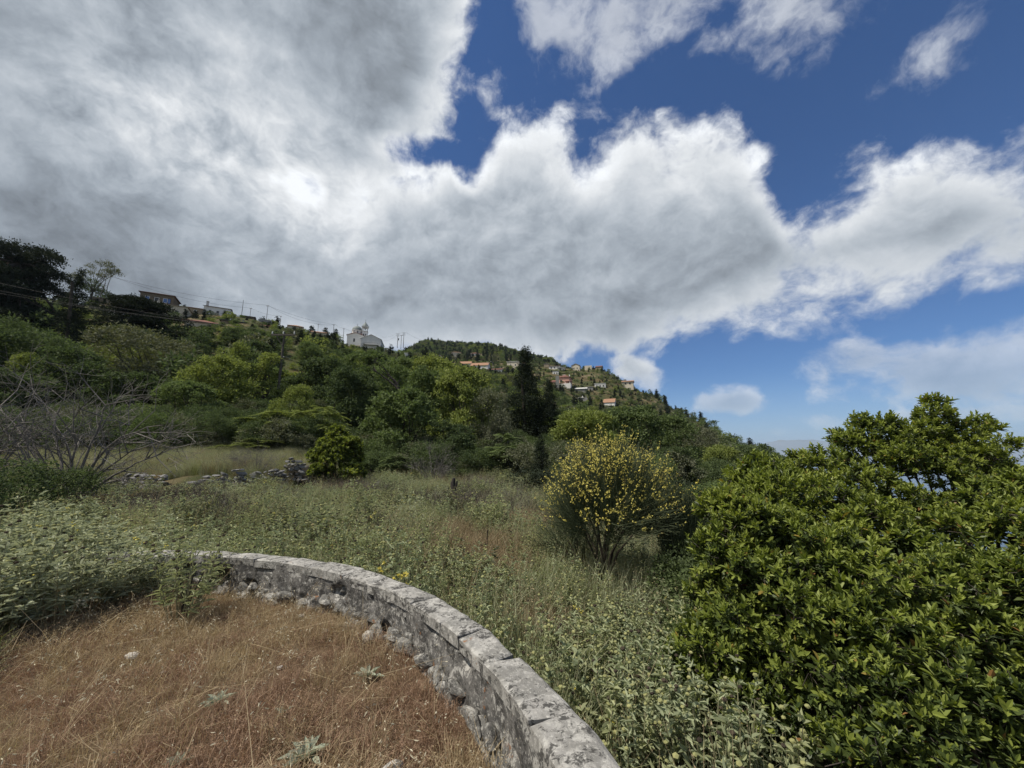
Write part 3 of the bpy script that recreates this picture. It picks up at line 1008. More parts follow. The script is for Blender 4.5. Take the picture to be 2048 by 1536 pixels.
class House:
    """Its own frame: x along the front, y into the depth, z up; origin at the front left corner of the ground floor."""
    def __init__(self, name, label, cat, px0, px1, ytop, ybase, dist, rot=0.0, depth=8.0, group='village houses on the hillside', clear=True):
        p = at(px0, ybase, dist)
        tx = p.x / p.y
        kk = dist * (math.cos(PITCH) + (p.z - EYE) / dist * math.sin(PITCH)) / FPX
        self.w = (px1 - px0) * kk / max(math.cos(rot) - tx * math.sin(rot), 0.35)
        self.h = (ybase - ytop) * kk
        self.d = depth
        self.kk = kk
        self.root = thing(name, p, label, cat, group, rot)
        self.rot = rot
        if dist > 100:
            # stand it on the slope where it is
            ux, uy = math.cos(rot), math.sin(rot)
            g = min(ground1(p.x + ux * self.w * f - uy * depth * e, p.y + uy * self.w * f + ux * depth * e) for f in (0.2, 0.8) for e in (0.0, 0.6))
            dz = min(max(g - 0.2 - p.z, -3.0 if dist > 225 else -0.4), 2.0)
            self.root.location.z += dz
            ytop, ybase = ytop - dz / kk, ybase - dz / kk
        if clear:
            HOUSES.append((px0, px1, ytop, ybase, dist))

    def block(self, mat, name='wall', x=0, y=0, w=None, d=None, h=None, z=0, below=4.0):
        w, d, h = w or self.w, d or self.d, h or self.h
        mb = MB()
        box(mb, (x + w / 2, y + d / 2, z + (h - below) / 2), (w, d, h + below))
        return mb.build(name, mat, self.root)

    def gable(self, mat, x=0, y=0, w=None, d=None, z=None, rise=2.0, over=0.4, along='x', wallmat=None, name='roof'):
        w, d, z = w or self.w, d or self.d, self.h if z is None else z
        mb = MB()
        t = 0.16
        z = z + 0.003
        if along == 'x':
            P = [(-over, -over, -0.1), (w + over, -over, -0.1), (w + over, d / 2, rise), (-over, d / 2, rise), (-over, d + over, -0.1), (w + over, d + over, -0.1)]
            F = [(0, 1, 2, 3), (3, 2, 5, 4)]
            G = [[(0.002, 0, 0), (0.002, d, 0), (0.002, d / 2, rise)], [(w - 0.002, 0, 0), (w - 0.002, d, 0), (w - 0.002, d / 2, rise)]]
        else:
            P = [(-over, -over, -0.1), (-over, d + over, -0.1), (w / 2, d + over, rise), (w / 2, -over, rise), (w + over, -over, -0.1), (w + over, d + over, -0.1)]
            F = [(0, 3, 2, 1), (3, 4, 5, 2)]
            G = [[(0, 0.002, 0), (w, 0.002, 0), (w / 2, 0.002, rise)], [(0, d - 0.002, 0), (w, d - 0.002, 0), (w / 2, d - 0.002, rise)]]
        P = np.array(P) + np.array([x, y, z])
        mb.add(np.vstack([P + [0, 0, t], P]), F + [tuple(6 + k for k in f[::-1]) for f in F])
        rims = [(0, 1), (1, 2), (2, 5), (5, 4), (4, 3), (3, 0)] if along == 'x' else [(0, 1), (1, 2), (2, 5), (5, 4), (4, 3), (3, 0)]
        mb.add(np.vstack([P + [0, 0, t], P]), [(a, b, b + 6, a + 6) for a, b in rims])
        o = mb.build(name, mat, self.root)
        if wallmat:
            for g in G:
                mb = MB()
                mb.add(np.array(g) + np.array([x, y, z]), [(0, 1, 2)])
                mb.build('gable', wallmat, self.root)
        return o

    def hip(self, mat, x=0, y=0, w=None, d=None, z=None, rise=1.6, over=0.45, name='roof'):
        w, d, z = w or self.w, d or self.d, self.h if z is None else z
        ins = min(w, d) / 2
        z = z + 0.003
        lo = np.array([(-over, -over, 0), (w + over, -over, 0), (w + over, d + over, 0), (-over, d + over, 0)])
        if w >= d:
            hi = np.array([(ins, d / 2, rise), (w - ins + 0.01, d / 2, rise)])
            F4, F3 = [(0, 1, 5, 4), (2, 3, 4, 5)], [(1, 2, 5), (3, 0, 4)]
        else:
            hi = np.array([(w / 2, ins, rise), (w / 2, d - ins + 0.01, rise)])
            F4, F3 = [(1, 2, 5, 4), (3, 0, 4, 5)], [(0, 1, 4), (2, 3, 5)]
        off = np.array([x, y, z])
        mb = MB()
        up = np.vstack([lo + [0, 0, 0.18], hi + [0, 0, 0.18]]) + off
        mb.add(up, F4)
        mb.add(up, F3)
        lo2 = lo + off
        mb.add(np.vstack([lo2, lo2 + [0, 0, 0.18]]), [(0, 1, 5, 4), (1, 2, 6, 5), (2, 3, 7, 6), (3, 0, 4, 7), (3, 2, 1, 0)])
        return mb.build(name, mat, self.root)

    def flat(self, mat, x=0, y=0, w=None, d=None, z=None, over=0.25, t=0.25, name='roof'):
        w, d, z = w or self.w, d or self.d, self.h if z is None else z
        mb = MB()
        box(mb, (x + w / 2, y + d / 2, z + t / 2 + 0.003), (w + 2 * over, d + 2 * over, t))
        return mb.build(name, mat, self.root)

    def window(self, x, z, w=1.0, h=1.2, face='front', frame='whiteframe', pane='pane', name='window', y0=0.0, xs=None):
        """Frame bars round a pane, on the front, the left or the right wall."""
        t = 0.10
        mb = MB()
        for cx, cz, sx, sz in ((0, h / 2 - t / 2, w, t), (0, -h / 2 + t / 2, w, t), (-w / 2 + t / 2, 0, t, h - 2 * t), (w / 2 - t / 2, 0, t, h - 2 * t)):
            box(mb, (cx, -0.04, cz), (sx, 0.10, sz))
        f = mb.build(name, M[frame], self.root)
        mp = MB()
        box(mp, (0, -0.012, 0), (w - 2 * t - 0.004, 0.03, h - 2 * t - 0.004))
        mp.build('shutter' if pane == 'blueshutter' else 'pane', M[pane], f)
        if face == 'front':
            f.location = (x, y0 - 0.004, z + h / 2)
        elif face == 'right':
            f.location = ((self.w if xs is None else xs) + 0.004, x, z + h / 2)
            f.rotation_euler.z = math.pi / 2
        else:
            f.location = ((0 if xs is None else xs) - 0.004, x, z + h / 2)
            f.rotation_euler.z = -math.pi / 2
        return f

    def chimney(self, x, y, z, h=1.2, s=0.6, mat='white'):
        mb = MB()
        box(mb, (x, y, z + h / 2 - 0.5), (s, s, h + 1.0))
        c = mb.build('chimney', M[mat], self.root)
        mb = MB()
        box(mb, (x, y, z + h + 0.08), (s + 0.2, s + 0.2, 0.14))
        mb.build('chimney_cap', M['grey'], c)


# -- the left hand ridge
R29 = math.radians(29)
h = House('stone_house', 'brown fieldstone house with bright blue shutters on top of the ridge', 'house', 278, 349, 580, 602, 130, R29, 8)
h.block(M['fieldstone'])
h.hip(M['browntile'], rise=1.5, over=0.5)
for fx, pn in ((0.22, 'blueshutter'), (0.50, 'pane'), (0.76, 'blueshutter')):
    h.window(h.w * fx, 1.0, 1.3, 1.7, pane=pn)
h.window(h.w * 0.88, 0.9, 0.9, 1.9, frame='brownwood', pane='blueshutter', name='door')
h = House('cream_house', 'long cream flat roofed house below the stone house with blue shutters', 'house', 306, 376, 603, 625, 126, R29, 7)
h.block(M['cream'])
h.flat(M['tan'], over=0.3)
h.window(h.w * 0.3, 1.0, 1.2, 1.2)
h.window(h.w * 0.7, 1.0, 1.2, 1.2)
h.chimney(h.w * 0.08, 1.0, h.h + 0.25, 1.1, 0.6)
h = House('brown_shed', 'low brown shed joining the cream house to the white house', 'shed', 373, 406, 615, 628, 138, R29, 5)
h.block(M['tan'])
h.gable(M['browntile'], rise=0.8, over=0.3, wallmat=M['tan'])
h.window(h.w * 0.5, 0.8, 0.9, 0.9)
h = House('white_house', 'long white house with thin brown roof and tall chimney on the ridge', 'house', 405, 459, 615, 633, 140, R29, 7)
h.block(M['white'])
h.gable(M['browntile'], rise=0.9, over=0.35, wallmat=M['white'])
for fx in (0.25, 0.55, 0.82):
    h.window(h.w * fx, 0.9, 1.0, 1.2)
h.chimney(0.6, 2.0, h.h + 0.3, 2.0, 0.7, 'offwhite')
mb = MB()
for k in range(9):
    box(mb, (h.w * k / 8, -1.2, 0.45), (0.06, 0.06, 0.9))
box(mb, (h.w / 2, -1.2, 0.92), (h.w, 0.07, 0.06))
box(mb, (h.w / 2, -0.65, -0.06), (h.w, 1.25, 0.10))
mb.build('balcony_railing', M['rail'], h.root)
h = House('tiled_house', 'house with low red brown tiled roof half sunk in dark trees', 'house', 368, 436, 641, 654, 112, R29, 8)
h.block(M['cream'])
h.hip(M['redtile'], rise=1.8, over=0.7)
h.window(h.w * 0.78, 0.2, 1.3, 1.0)
h.window(h.w * 0.14, 0.2, 1.0, 1.0)
h = House('flat_roofed_house', 'low house with dark flat roof and three small white chimneys', 'house', 440, 488, 652, 661, 118, R29, 7)
h.block(M['tan'])
h.flat(M['slate'], over=0.5)
for fx in (0.38, 0.52, 0.92):
    h.chimney(h.w * fx, 1.0, h.h + 0.2, 0.9, 0.45)
h = House('stone_house', 'brown stone house with flat hipped roof behind the power poles', 'house', 481, 509, 629, 640, 165, R29, 7)
h.block(M['fieldstone'])
h.hip(M['browntile'], rise=0.9)
h.window(h.w * 0.6, 0.8, 0.9, 1.0)
h = House('white_shed', 'small white shed at the edge of the dark spreading cypress', 'shed', 211, 232, 620, 637, 112, math.radians(12), 5)
h.block(M['white'])
h.gable(M['slate'], rise=0.6, over=0.2, wallmat=M['white'])
h.window(h.w * 0.35, 0.6, 0.8, 0.9)
h = House('white_cottage', 'tiny white cottage with dark roof on the skyline before the stone house', 'house', 251, 277, 588, 596, 140, R29, 6)
h.block(M['offwhite'])
h.gable(M['browntile'], rise=0.8, over=0.3, wallmat=M['offwhite'])
h = House('ruined_house', 'grey roofless stone house under the ridge among bushes', 'house', 516, 541, 646, 661, 150, R29, 6)
h.block(M['grey'])
h.window(h.w * 0.3, 0.9, 0.8, 1.1, frame='brownwood')
h.window(h.w * 0.7, 0.9, 0.8, 1.1, frame='brownwood')
h = House('tan_house', 'house with pale orange tiled roof behind bushes on the skyline', 'house', 576, 606, 649, 656, 175, R29, 7)
h.block(M['cream'])
h.hip(M['orangetile'], rise=1.4)
h = House('low_house', 'low brown roofed house in bushes below the skyline poles', 'house', 508, 540, 660, 668, 128, R29, 6)
h.block(M['tan'])
h.gable(M['redtile'], rise=1.0, over=0.4, wallmat=M['tan'])
h = House('gabled_house', 'house with long pale tan roof just before the church', 'house', 622, 653, 664, 675, 180, math.radians(22), 9)
h.block(M['cream'])
h.gable(M['orangetile'], rise=1.6, over=0.5, wallmat=M['cream'])
h.chimney(h.w * 0.85, 3.0, h.h + 1.0, 1.0, 0.6)
# terraces of stone under the ridge houses
h = House('terrace_wall', 'long grey field wall across the slope behind the slender cypress', 'wall', 178, 262, 606, 614, 118, R29, 0.6, None)
h.block(M['fieldstone'])
h = House('terrace_wall', 'short grey field wall above the small white shed', 'wall', 182, 250, 590, 597, 128, R29, 0.6, None)
h.block(M['tan'])

# -- church
RC = math.radians(18)
c = House('church', 'white church with grey dome and open bell tower on the ridge', 'church', 693, 728, 667, 688, 216, RC, 9, None)
HOUSES[-1] = (690, 765, 690, 702, 230)
c.block(M['white'])
c.gable(M['redtile'], rise=1.5, over=0.4, wallmat=M['white'], along='y')
c.window(c.w * 0.42, 2.0, 1.1, 2.2)
c.window(c.w * 0.86, 2.0, 1.1, 2.2)


def lathe(mb, prof, n=16, c=(0, 0, 0), mat=0):
    prof = np.array(prof)
    th = np.arange(n) * 2 * math.pi / n
    v = np.stack([prof[:, 0:1] * np.cos(th), prof[:, 0:1] * np.sin(th), np.repeat(prof[:, 1:2], n, 1)], -1) + np.array(c)
    i, j = np.meshgrid(np.arange(len(prof) - 1), np.arange(n), indexing='ij')
    k = (j + 1) % n
    mb.add(v.reshape(-1, 3), np.stack([i * n + j, i * n + k, (i + 1) * n + k, (i + 1) * n + j], -1).reshape(-1, 4), mat)


dx, dy = c.w * 0.52, 4.5
mb = MB()
box(mb, (dx, dy, c.h + 0.7), (6.4, 6.4, 1.9))
mb.build('crossing_base', M['pink'], c.root)
mb = MB()
lathe(mb, [(0.01, 0), (2.85, 0), (2.85, 2.3), (3.05, 2.3), (3.05, 2.5), (2.6, 2.5)], 16, (dx, dy, c.h + 1.5))
drum = mb.build('dome_drum', M['white'], c.root)
for k in range(8):
    a = k * math.pi / 4 + 0.2
    mb = MB()
    box(mb, (0, 0, 0), (0.62, 0.08, 1.3))
    o = mb.build('drum_window', M['pane'], drum)
    o.location = (dx + math.cos(a) * 2.84, dy + math.sin(a) * 2.84, c.h + 2.8)
    o.rotation_euler.z = a + math.pi / 2
mb = MB()
lathe(mb, [(3.0 * math.cos(t), 3.0 * math.sin(t)) for t in np.linspace(0, 1.5, 10)] + [(0.2, 3.05), (0.2, 3.4), (0.01, 3.5)], 20, (dx, dy, c.h + 4.0))
dome = mb.build('dome', M['dome'], c.root, smooth=True)
mb = MB()
box(mb, (dx, dy, c.h + 8.0), (0.12, 0.12, 1.2))
box(mb, (dx, dy, c.h + 8.1), (0.7, 0.10, 0.12))
mb.build('cross', M['rail'], dome)
# bell tower
tw = 3.3
ang_c = c.rot
px_t, Y_t = 723.0, 221.0
pt = at(px_t, 672, Y_t)
rel = Vector((pt.x - c.root.location.x, pt.y - c.root.location.y, pt.z - c.root.location.z))
tx = rel.x * math.cos(-ang_c) - rel.y * math.sin(-ang_c)
ty = rel.x * math.sin(-ang_c) + rel.y * math.cos(-ang_c)
tz = rel.z
tm = MB()
box(tm, (tx + tw / 2, ty + tw / 2, tz - 1.6), (tw, tw, 9.2))
tower = tm.build('bell_tower', M['white'], c.root)
for zz in (1.0, -1.2):
    for kx in (0.32, 0.68):
        mb = MB()
        box(mb, (tx + tw * kx, ty - 0.02, tz + zz), (0.5, 0.08, 1.0))
        mb.build('tower_window', M['pane'], tower)
mb = MB()
box(mb, (tx + tw / 2, ty + tw / 2, tz + 3.16), (tw + 0.4, tw + 0.4, 0.30))
mb.build('tower_cornice', M['offwhite'], tower)
mb = MB()
for ax in (0.12, 0.88):
    for ay in (0.12, 0.88):
        box(mb, (tx + tw * ax, ty + tw * ay, tz + 4.5), (0.55, 0.55, 2.4))
for ax, ay in ((0.5, 0.1), (0.5, 0.9), (0.1, 0.5), (0.9, 0.5)):
    box(mb, (tx + tw * ax, ty + tw * ay, tz + 4.5), (0.22, 0.22, 2.38))
mb.build('belfry_columns', M['white'], tower)['kind'] = 'stuff'
mb = MB()
box(mb, (tx + tw / 2, ty + tw / 2, tz + 6.02), (tw + 0.35, tw + 0.35, 0.62))
belf = mb.build('belfry_top', M['offwhite'], tower)
mb = MB()
lathe(mb, [(0.02, 0.9), (0.22, 0.85), (0.3, 0.4), (0.5, 0.0), (0.4, 0.0)], 12, (tx + tw / 2, ty + tw / 2, tz + 4.6))
mb.build('bell', M['bronze'], tower)
mb = MB()
lathe(mb, [(2.15, 0), (2.15, 0.15), (1.75, 0.7), (1.25, 1.5), (0.7, 2.2), (0.3, 2.7), (0.12, 3.4), (0.01, 3.6)], 8, (tx + tw / 2, ty + tw / 2, tz + 6.34))
cup = mb.build('tower_cupola', M['dome'], c.root)
mb = MB()
box(mb, (tx + tw / 2, ty + tw / 2, tz + 10.3), (0.12, 0.12, 1.5))
box(mb, (tx + tw / 2, ty + tw / 2, tz + 10.55), (0.8, 0.1, 0.12))
mb.build('cross', M['rail'], cup)

# balcony house before the church: gable to the viewer
b = House('balcony_house', 'grey two storey gabled house with long balcony before the church', 'house', 720, 761, 673, 703, 203, math.radians(12), 15, 'village houses on the hillside')
b.block(M['white'], h=b.h - 0.6)
b.gable(M['whiteframe'], z=b.h - 0.6, rise=2.5, over=0.35, along='y', wallmat=M['white'])
mb = MB()
box(mb, (0.18, -0.06, b.h / 2 - 1.3), (0.5, 0.2, b.h + 1.2))
mb.build('corner_pilaster', M['white'], b.root)
mb = MB()
box(mb, (b.w - 0.18, -0.06, b.h / 2 - 1.3), (0.5, 0.2, b.h + 1.2))
mb.build('corner_pilaster', M['white'], b.root)
for fx in (0.25, 0.5, 0.75):
    b.window(b.w * fx, b.h * 0.55, 1.3, 2.1, pane='whiteframe')
for fx in (0.2, 0.48, 0.78):
    b.window(b.w * fx, 0.6, 1.3, 1.9, pane='whiteframe')
mb = MB()
box(mb, (b.w * 0.52, -0.75, b.h * 0.50), (b.w * 0.74, 1.5, 0.22))
bal = mb.build('balcony', M['offwhite'], b.root)
mb = MB()
for k in range(22):
    box(mb, (b.w * (0.155 + 0.73 * k / 21), -1.42, b.h * 0.50 + 0.56), (0.07, 0.07, 0.88))
box(mb, (b.w * 0.52, -1.42, b.h * 0.50 + 1.05), (b.w * 0.74, 0.10, 0.1))
mb.build('railing', M['rail'], bal)
b.block(M['white'], 'side_wall', x=b.w * 1.02, y=0.6, w=3.6, d=0.4, h=1.4, z=-1.0, below=2.0)
b.block(M['cream'], 'lower_wing', x=-6.0, y=3.0, w=5.99, d=8, h=b.h * 0.55)
# the small white building behind the tall wooden pole
h = House('white_hut', 'small white hut behind the tall wooden power pole', 'house', 560, 582, 738, 752, 84, math.radians(15), 5, clear=True)
h.block(M['white'])
h.flat(M['offwhite'])
h.window(h.w * 0.6, 0.4, 0.6, 0.7)

# -- the right hand village
V = 'village houses on the hillside'
h = House('white_house', 'white house with red hipped roof high in the far woods', 'house', 941, 960, 704, 710, 380, 0.1, 9)
h.block(M['white']); h.hip(M['redtile'], rise=2.0)
h.window(h.w * 0.3, 1.0, 1.2, 1.4); h.window(h.w * 0.7, 1.0, 1.2, 1.4)
h = House('cream_house', 'house with faded orange roof in the far woods', 'house', 903, 922, 699, 704, 400, 0.1, 9)
h.block(M['cream']); h.hip(M['orangetile'], rise=1.6)
h = House('white_cottage', 'small white cottage among trees below the far woods', 'house', 871, 884, 705, 714, 330, 0.15, 6)
h.block(M['white']); h.gable(M['redtile'], rise=1.2, wallmat=M['white'], along='y')
h.window(h.w * 0.5, 0.8, 0.9, 1.2)
h = House('cream_house', 'square cream flat roofed house beside the tip of the tall cypress', 'house', 1014, 1038, 717, 729, 320, -0.25, 9)
h.block(M['cream']); h.flat(M['white'], over=0.4)
h.window(h.w * 0.3, 1.4, 1.2, 1.6); h.window(h.w * 0.7, 1.4, 1.2, 1.6); h.window(3, 1.4, 1.2, 1.4, 'right')
h = House('brown_house', 'small brown roofed house behind the cream flat roofed house', 'house', 1037, 1049, 720, 728, 328, -0.2, 8)
h.block(M['tan']); h.gable(M['browntile'], rise=1.2, wallmat=M['tan'])
h = House('long_house', 'long low house with pale orange tiled roof behind green trees', 'house', 904, 941, 733, 743, 290, -0.12, 8)
h.block(M['offwhite']); h.gable(M['orangetile'], rise=2.6, wallmat=M['offwhite'])
for fx in (0.2, 0.5, 0.8):
    h.window(h.w * fx, 0.8, 1.2, 1.3)
h = House('long_house', 'white walled house with orange tiled roof beside the long low house', 'house', 941, 975, 736, 747, 284, -0.18, 8)
h.block(M['white']); h.gable(M['orangetile'], rise=2.8, wallmat=M['white'])
h.window(h.w * 0.3, 0.8, 1.2, 1.3); h.window(h.w * 0.7, 0.8, 1.2, 1.3); h.chimney(h.w * 0.96, 3, h.h + 1, 1.6)
h = House('low_house', 'low white annex with red tiled roof by the street lamp', 'house', 976, 1003, 742, 750, 276, -0.18, 7)
h.block(M['white']); h.gable(M['redtile'], rise=1.3, wallmat=M['white'])
h.window(h.w * 0.5, 0.6, 1.0, 1.0)
h = House('pink_house', 'pink two storey house with red hipped roof and terrace', 'house', 1117, 1138, 746, 766, 258, -0.35, 10)
h.block(M['pink']); h.hip(M['redtile'], rise=2.0, over=0.6)
h.window(h.w * 0.25, h.h * 0.52, 1.5, 1.4, frame='brownwood'); h.window(4, h.h * 0.5, 1.2, 2.2, 'right', frame='brownwood'); h.window(8, h.h * 0.5, 1.0, 1.4, 'right', frame='brownwood')
h.block(M['pink'], 'wing', x=-9.0, y=1.5, w=8.99, d=8, h=h.h * 0.62)
h.hip(M['redtile'], x=-9.2, y=1.4, w=9.1, d=8.2, z=h.h * 0.62, rise=1.8)
h.window(-5.5, h.h * 0.2, 1.3, 1.5, y0=1.5, frame='brownwood'); h.window(-2.5, h.h * 0.2, 1.3, 1.5, y0=1.5, frame='brownwood')
h.chimney(h.w * 0.92, 5, h.h + 0.8, 1.8)
h.flat(M['whiteframe'], x=h.w * 0.3, y=3.4, w=1.9, d=1.1, z=h.h + 2.1, over=0.0, name='water_heater')
h.block(M['white'], 'terrace', x=-1.0, y=-3.2, w=h.w + 2.6, d=3.1, h=h.h * 0.28)
h.gable(M['redtile'], x=h.w * 0.7, y=-3.0, w=h.w * 0.5, d=2.8, z=h.h * 0.29 + 1.3, rise=0.5, over=0.2, name='porch_roof')
mb = MB()
for k in (0.72, 1.15):
    box(mb, (h.w * k, -2.9, h.h * 0.28 + 0.7), (0.3, 0.3, 1.35))
mb.build('porch_post', M['white'], h.root)
h = House('retaining_wall', 'tall pale grey buttress wall below the pink house', 'wall', 1112, 1119, 757, 792, 238, -0.1, 2.0, None)
h.block(M['grey'])
h = House('white_house', 'white house with arched dark openings on the upper row', 'house', 1098, 1120, 726, 732, 334, -0.2, 8)
h.block(M['white']); h.gable(M['browntile'], rise=1.0, wallmat=M['white'])
for fx in (0.2, 0.5, 0.8):
    h.window(h.w * fx, 0.5, 1.3, 1.7)
h = House('stone_house', 'grey stone house left of the upper row behind bushes', 'house', 1088, 1098, 724, 733, 340, -0.2, 8)
h.block(M['tan']); h.flat(M['grey'])
h = House('white_house', 'small white house with blue grey windows above the pink house', 'house', 1105, 1117, 735, 742, 300, -0.2, 7)
h.block(M['white']); h.flat(M['grey'])
h.window(h.w * 0.3, 0.5, 1.0, 1.2); h.window(h.w * 0.7, 0.5, 1.0, 1.2)
h = House('grey_house', 'grey concrete house between the upper row and the pink house', 'house', 1115, 1130, 730, 737, 318, -0.2, 7)
h.block(M['grey']); h.flat(M['offwhite'])
h.window(h.w * 0.3, 0.5, 1.0, 1.2); h.window(h.w * 0.7, 0.5, 1.0, 1.2)
h = House('stone_house', 'pale stone house with sunlit gable near the crest', 'house', 1143, 1159, 725, 734, 335, -0.3, 8)
h.block(M['cream']); h.gable(M['tan'], rise=1.8, wallmat=M['cream'], along='y')
h.window(h.w * 0.3, 1.0, 1.0, 1.4); h.window(h.w * 0.7, 1.0, 1.0, 1.4)
h = House('cream_wall', 'broken cream garden wall on the crest', 'wall', 1169, 1183, 725, 729, 338, -0.3, 3, None)
h.block(M['cream'])
h = House('pink_cottage', 'small pinkish cottage half hidden by trees on the crest', 'house', 1191, 1203, 730, 737, 330, -0.4, 7)
h.block(M['tan']); h.gable(M['redtile'], rise=1.4, wallmat=M['tan'])
h = House('grey_house', 'long grey flat roofed house with dark windows on the bare slope', 'house', 1189, 1211, 761, 770, 275, -0.3, 7)
h.block(M['offwhite']); h.flat(M['offwhite'], over=0.2)
for fx in (0.2, 0.5, 0.8):
    h.window(h.w * fx, 0.9, 1.2, 1.3)
h = House('low_house', 'low house with pale roof sheet under the round trees', 'house', 1150, 1173, 769, 777, 255, -0.25, 8)
h.block(M['grey']); h.gable(M['offwhite'], rise=1.2, wallmat=M['grey'])
h = House('grey_shed', 'square grey shed beside the pale roof sheet', 'shed', 1172, 1186, 768, 776, 264, -0.2, 6)
h.block(M['grey']); h.flat(M['grey'])
h = House('ruined_house', 'pale grey unfinished house with bare concrete posts below the pink house', 'house', 1155, 1175, 789, 799, 230, -0.2, 7)
h.block(M['grey']); h.flat(M['offwhite'], w=h.w * 0.6)
h.window(h.w * 0.3, 0.5, 1.2, 1.5, frame='brownwood'); h.chimney(h.w * 0.5, 2, h.h + 0.2, 1.2); h.chimney(h.w * 0.85, 2, h.h, 1.5, 0.4, 'grey')
h = House('orange_roofed_house', 'white two storey house with orange tiled roof lowest in the village', 'house', 1207, 1229, 796, 810, 226, -0.42, 6)
h.block(M['white']); h.gable(M['orangetile'], rise=2.4, wallmat=M['white'], over=0.3)
h.window(h.w * 0.75, 0.6, 1.8, 1.6); h.window(3.0, h.h * 0.6, 1.0, 1.2, 'right'); h.window(3.0, 0.6, 1.2, 1.6, 'right')
h = House('tan_house', 'tan house with flat tiled roof alone near the end of the crest', 'house', 1244, 1266, 756, 763, 292, -0.35, 7)
h.block(M['cream']); h.gable(M['orangetile'], rise=1.2, wallmat=M['cream'], over=0.6)
h.window(h.w * 0.3, 0.5, 1.2, 1.3, frame='brownwood'); h.window(h.w * 0.7, 0.5, 1.2, 1.3, frame='brownwood')
h = House('white_hut', 'tiny white hut in the trees right below the church', 'house', 809, 816, 705, 711, 190, 0.1, 4, clear=True)
h.block(M['white']); h.flat(M['white'])

# ---------------------------------------------------------------- power poles and wires
M['polewood'] = plain_mat('weathered_pole_wood', (0.13, 0.115, 0.10), (0.085, 0.075, 0.065), 3.0, 0.9, 0.1, 0.4, 12.0)
M['polemetal'] = plain_mat('grey_pole_metal', (0.30, 0.30, 0.30), (0.24, 0.24, 0.24), 3.0, 0.6, 0.4)
M['wire'] = plain_mat('dark_wire', (0.05, 0.05, 0.055), (0.06, 0.06, 0.06), 3.0, 0.6, 0.3)
POLES = {}


def pole(key, label, px, ytop, ybase, dist, r=0.13, arms=(), mat='polewood', lamp=False, transformer=False, name='power_pole', group='power poles along the ridge', rot=0.0, lean=0.0):
    top, base = at(px, ytop, dist), at(px, ybase, dist)
    hgt = top.z - base.z
    root = thing(name, (top.x, dist, base.z), label, 'lamp post' if lamp else 'power pole', group)
    mb = MB()
    tube(mb, [(0, 0, -3), (0, 0, hgt * 0.5), (lean, 0, hgt)], [r * 1.2, r, r * 0.75], 8)
    mb.build('post', M[mat], root)
    tips = [Vector((top.x + lean, dist, top.z))]
    for drop, half in arms:
        mb = MB()
        box(mb, (lean, -r - 0.05, hgt - drop), (half * 2, 0.16, 0.18), rot=rot)
        am = mb.build('crossarm', M[mat], root)
        mb = MB()
        for f in (-0.92, 0, 0.92):
            lathe(mb, [(0.01, 0), (0.06, 0), (0.09, 0.1), (0.05, 0.2), (0.08, 0.28), (0.01, 0.34)], 6, (lean + f * half, -r - 0.05, hgt - drop + 0.095))
            tips.append(Vector((top.x + lean + f * half, dist - r - 0.05, top.z - drop + 0.42)))
        mb.build('insulator', M['whiteframe'], am)['kind'] = 'stuff'
    if transformer:
        mb = MB()
        lathe(mb, [(0.01, 0), (0.55, 0), (0.55, 1.3), (0.4, 1.45), (0.01, 1.5)], 10, (0.5, -0.3, hgt * 0.35))
        mb.build('transformer', M['rail'], root)
    if lamp:
        mb = MB()
        tube(mb, [(0, 0, hgt - 0.1), (-0.5, -0.2, hgt + 0.15), (-1.3, -0.4, hgt + 0.2)], 0.05, 5)
        arm = mb.build('lamp_arm', M[mat], root)
        mb = MB()
        box(mb, (-1.5, -0.45, hgt + 0.18), (0.8, 0.35, 0.16))
        mb.build('lamp_head', M['whiteframe'], arm)
    POLES[key] = tips
    return root


near = pole('near', 'tall dark wooden power pole with braced crossarm rising from the trees', 569, 664, 800, 43, 0.14, ((0.4, 1.38),))
mb = MB()
hn = at(569, 664, 43).z - at(569, 800, 43).z
for s_ in (-1, 1):
    tube(mb, [(0, -0.15, hn - 1.7), (s_ * 0.8, -0.2, hn - 0.5)], 0.04, 5)
mb.build('brace', M['polewood'], near)
pole('a', 'pale leaning pole with small top bar beside the thin leaved ridge tree', 219, 553, 588, 132, 0.12, ((0.3, 0.5),), 'polemetal', lean=0.6)
pole('a2', 'brown leaning pole below the thin leaved ridge tree', 206, 566, 610, 124, 0.10, (), lean=0.9)
pole('b', 'bare grey pole right behind the long white house', 487, 600, 626, 160, 0.12, (), 'polemetal')
pole('c', 'short thin pole over the brown stone house', 502, 616, 630, 170, 0.10, ((0.4, 0.5),), 'polemetal')
pole('d', 'tall grey pole where the skyline wires meet', 536, 611, 636, 168, 0.12, ((0.3, 0.6),), 'polemetal')
pole('e', 'short pole on the skyline beside the pale orange roof', 562, 632, 648, 178, 0.10, ((0.3, 0.4),), 'polemetal')
pole('f', 'thin pole on the skyline behind the long pale tan roof', 637, 648, 662, 195, 0.10, ((0.3, 0.4),), 'polemetal')
pole('g', 'dark skyline pole halfway between tan roof and church', 668, 649, 670, 205, 0.13, ((0.3, 0.5),))
pole('h', 'leaning skyline pole close to the church apse', 688, 657, 672, 208, 0.12, ((0.3, 0.4),))
pole('i', 'dark pole with two crossarms and transformer drum right of the church', 796, 667, 688, 262, 0.16, ((0.4, 1.3), (1.8, 1.1)), transformer=True)
pole('j', 'middle pole of the three right of the church', 803, 670, 690, 268, 0.14, ((0.3, 1.1),))
pole('k', 'tallest of the three crossarmed poles right of the church', 808, 665, 688, 266, 0.16, ((0.4, 1.4), (1.9, 1.2)))
pole('l', 'white street lamp post rising beside the low annex', 986, 724, 762, 258, 0.13, (), 'polemetal', lamp=True, name='street_lamp', group='street lamps in the village')
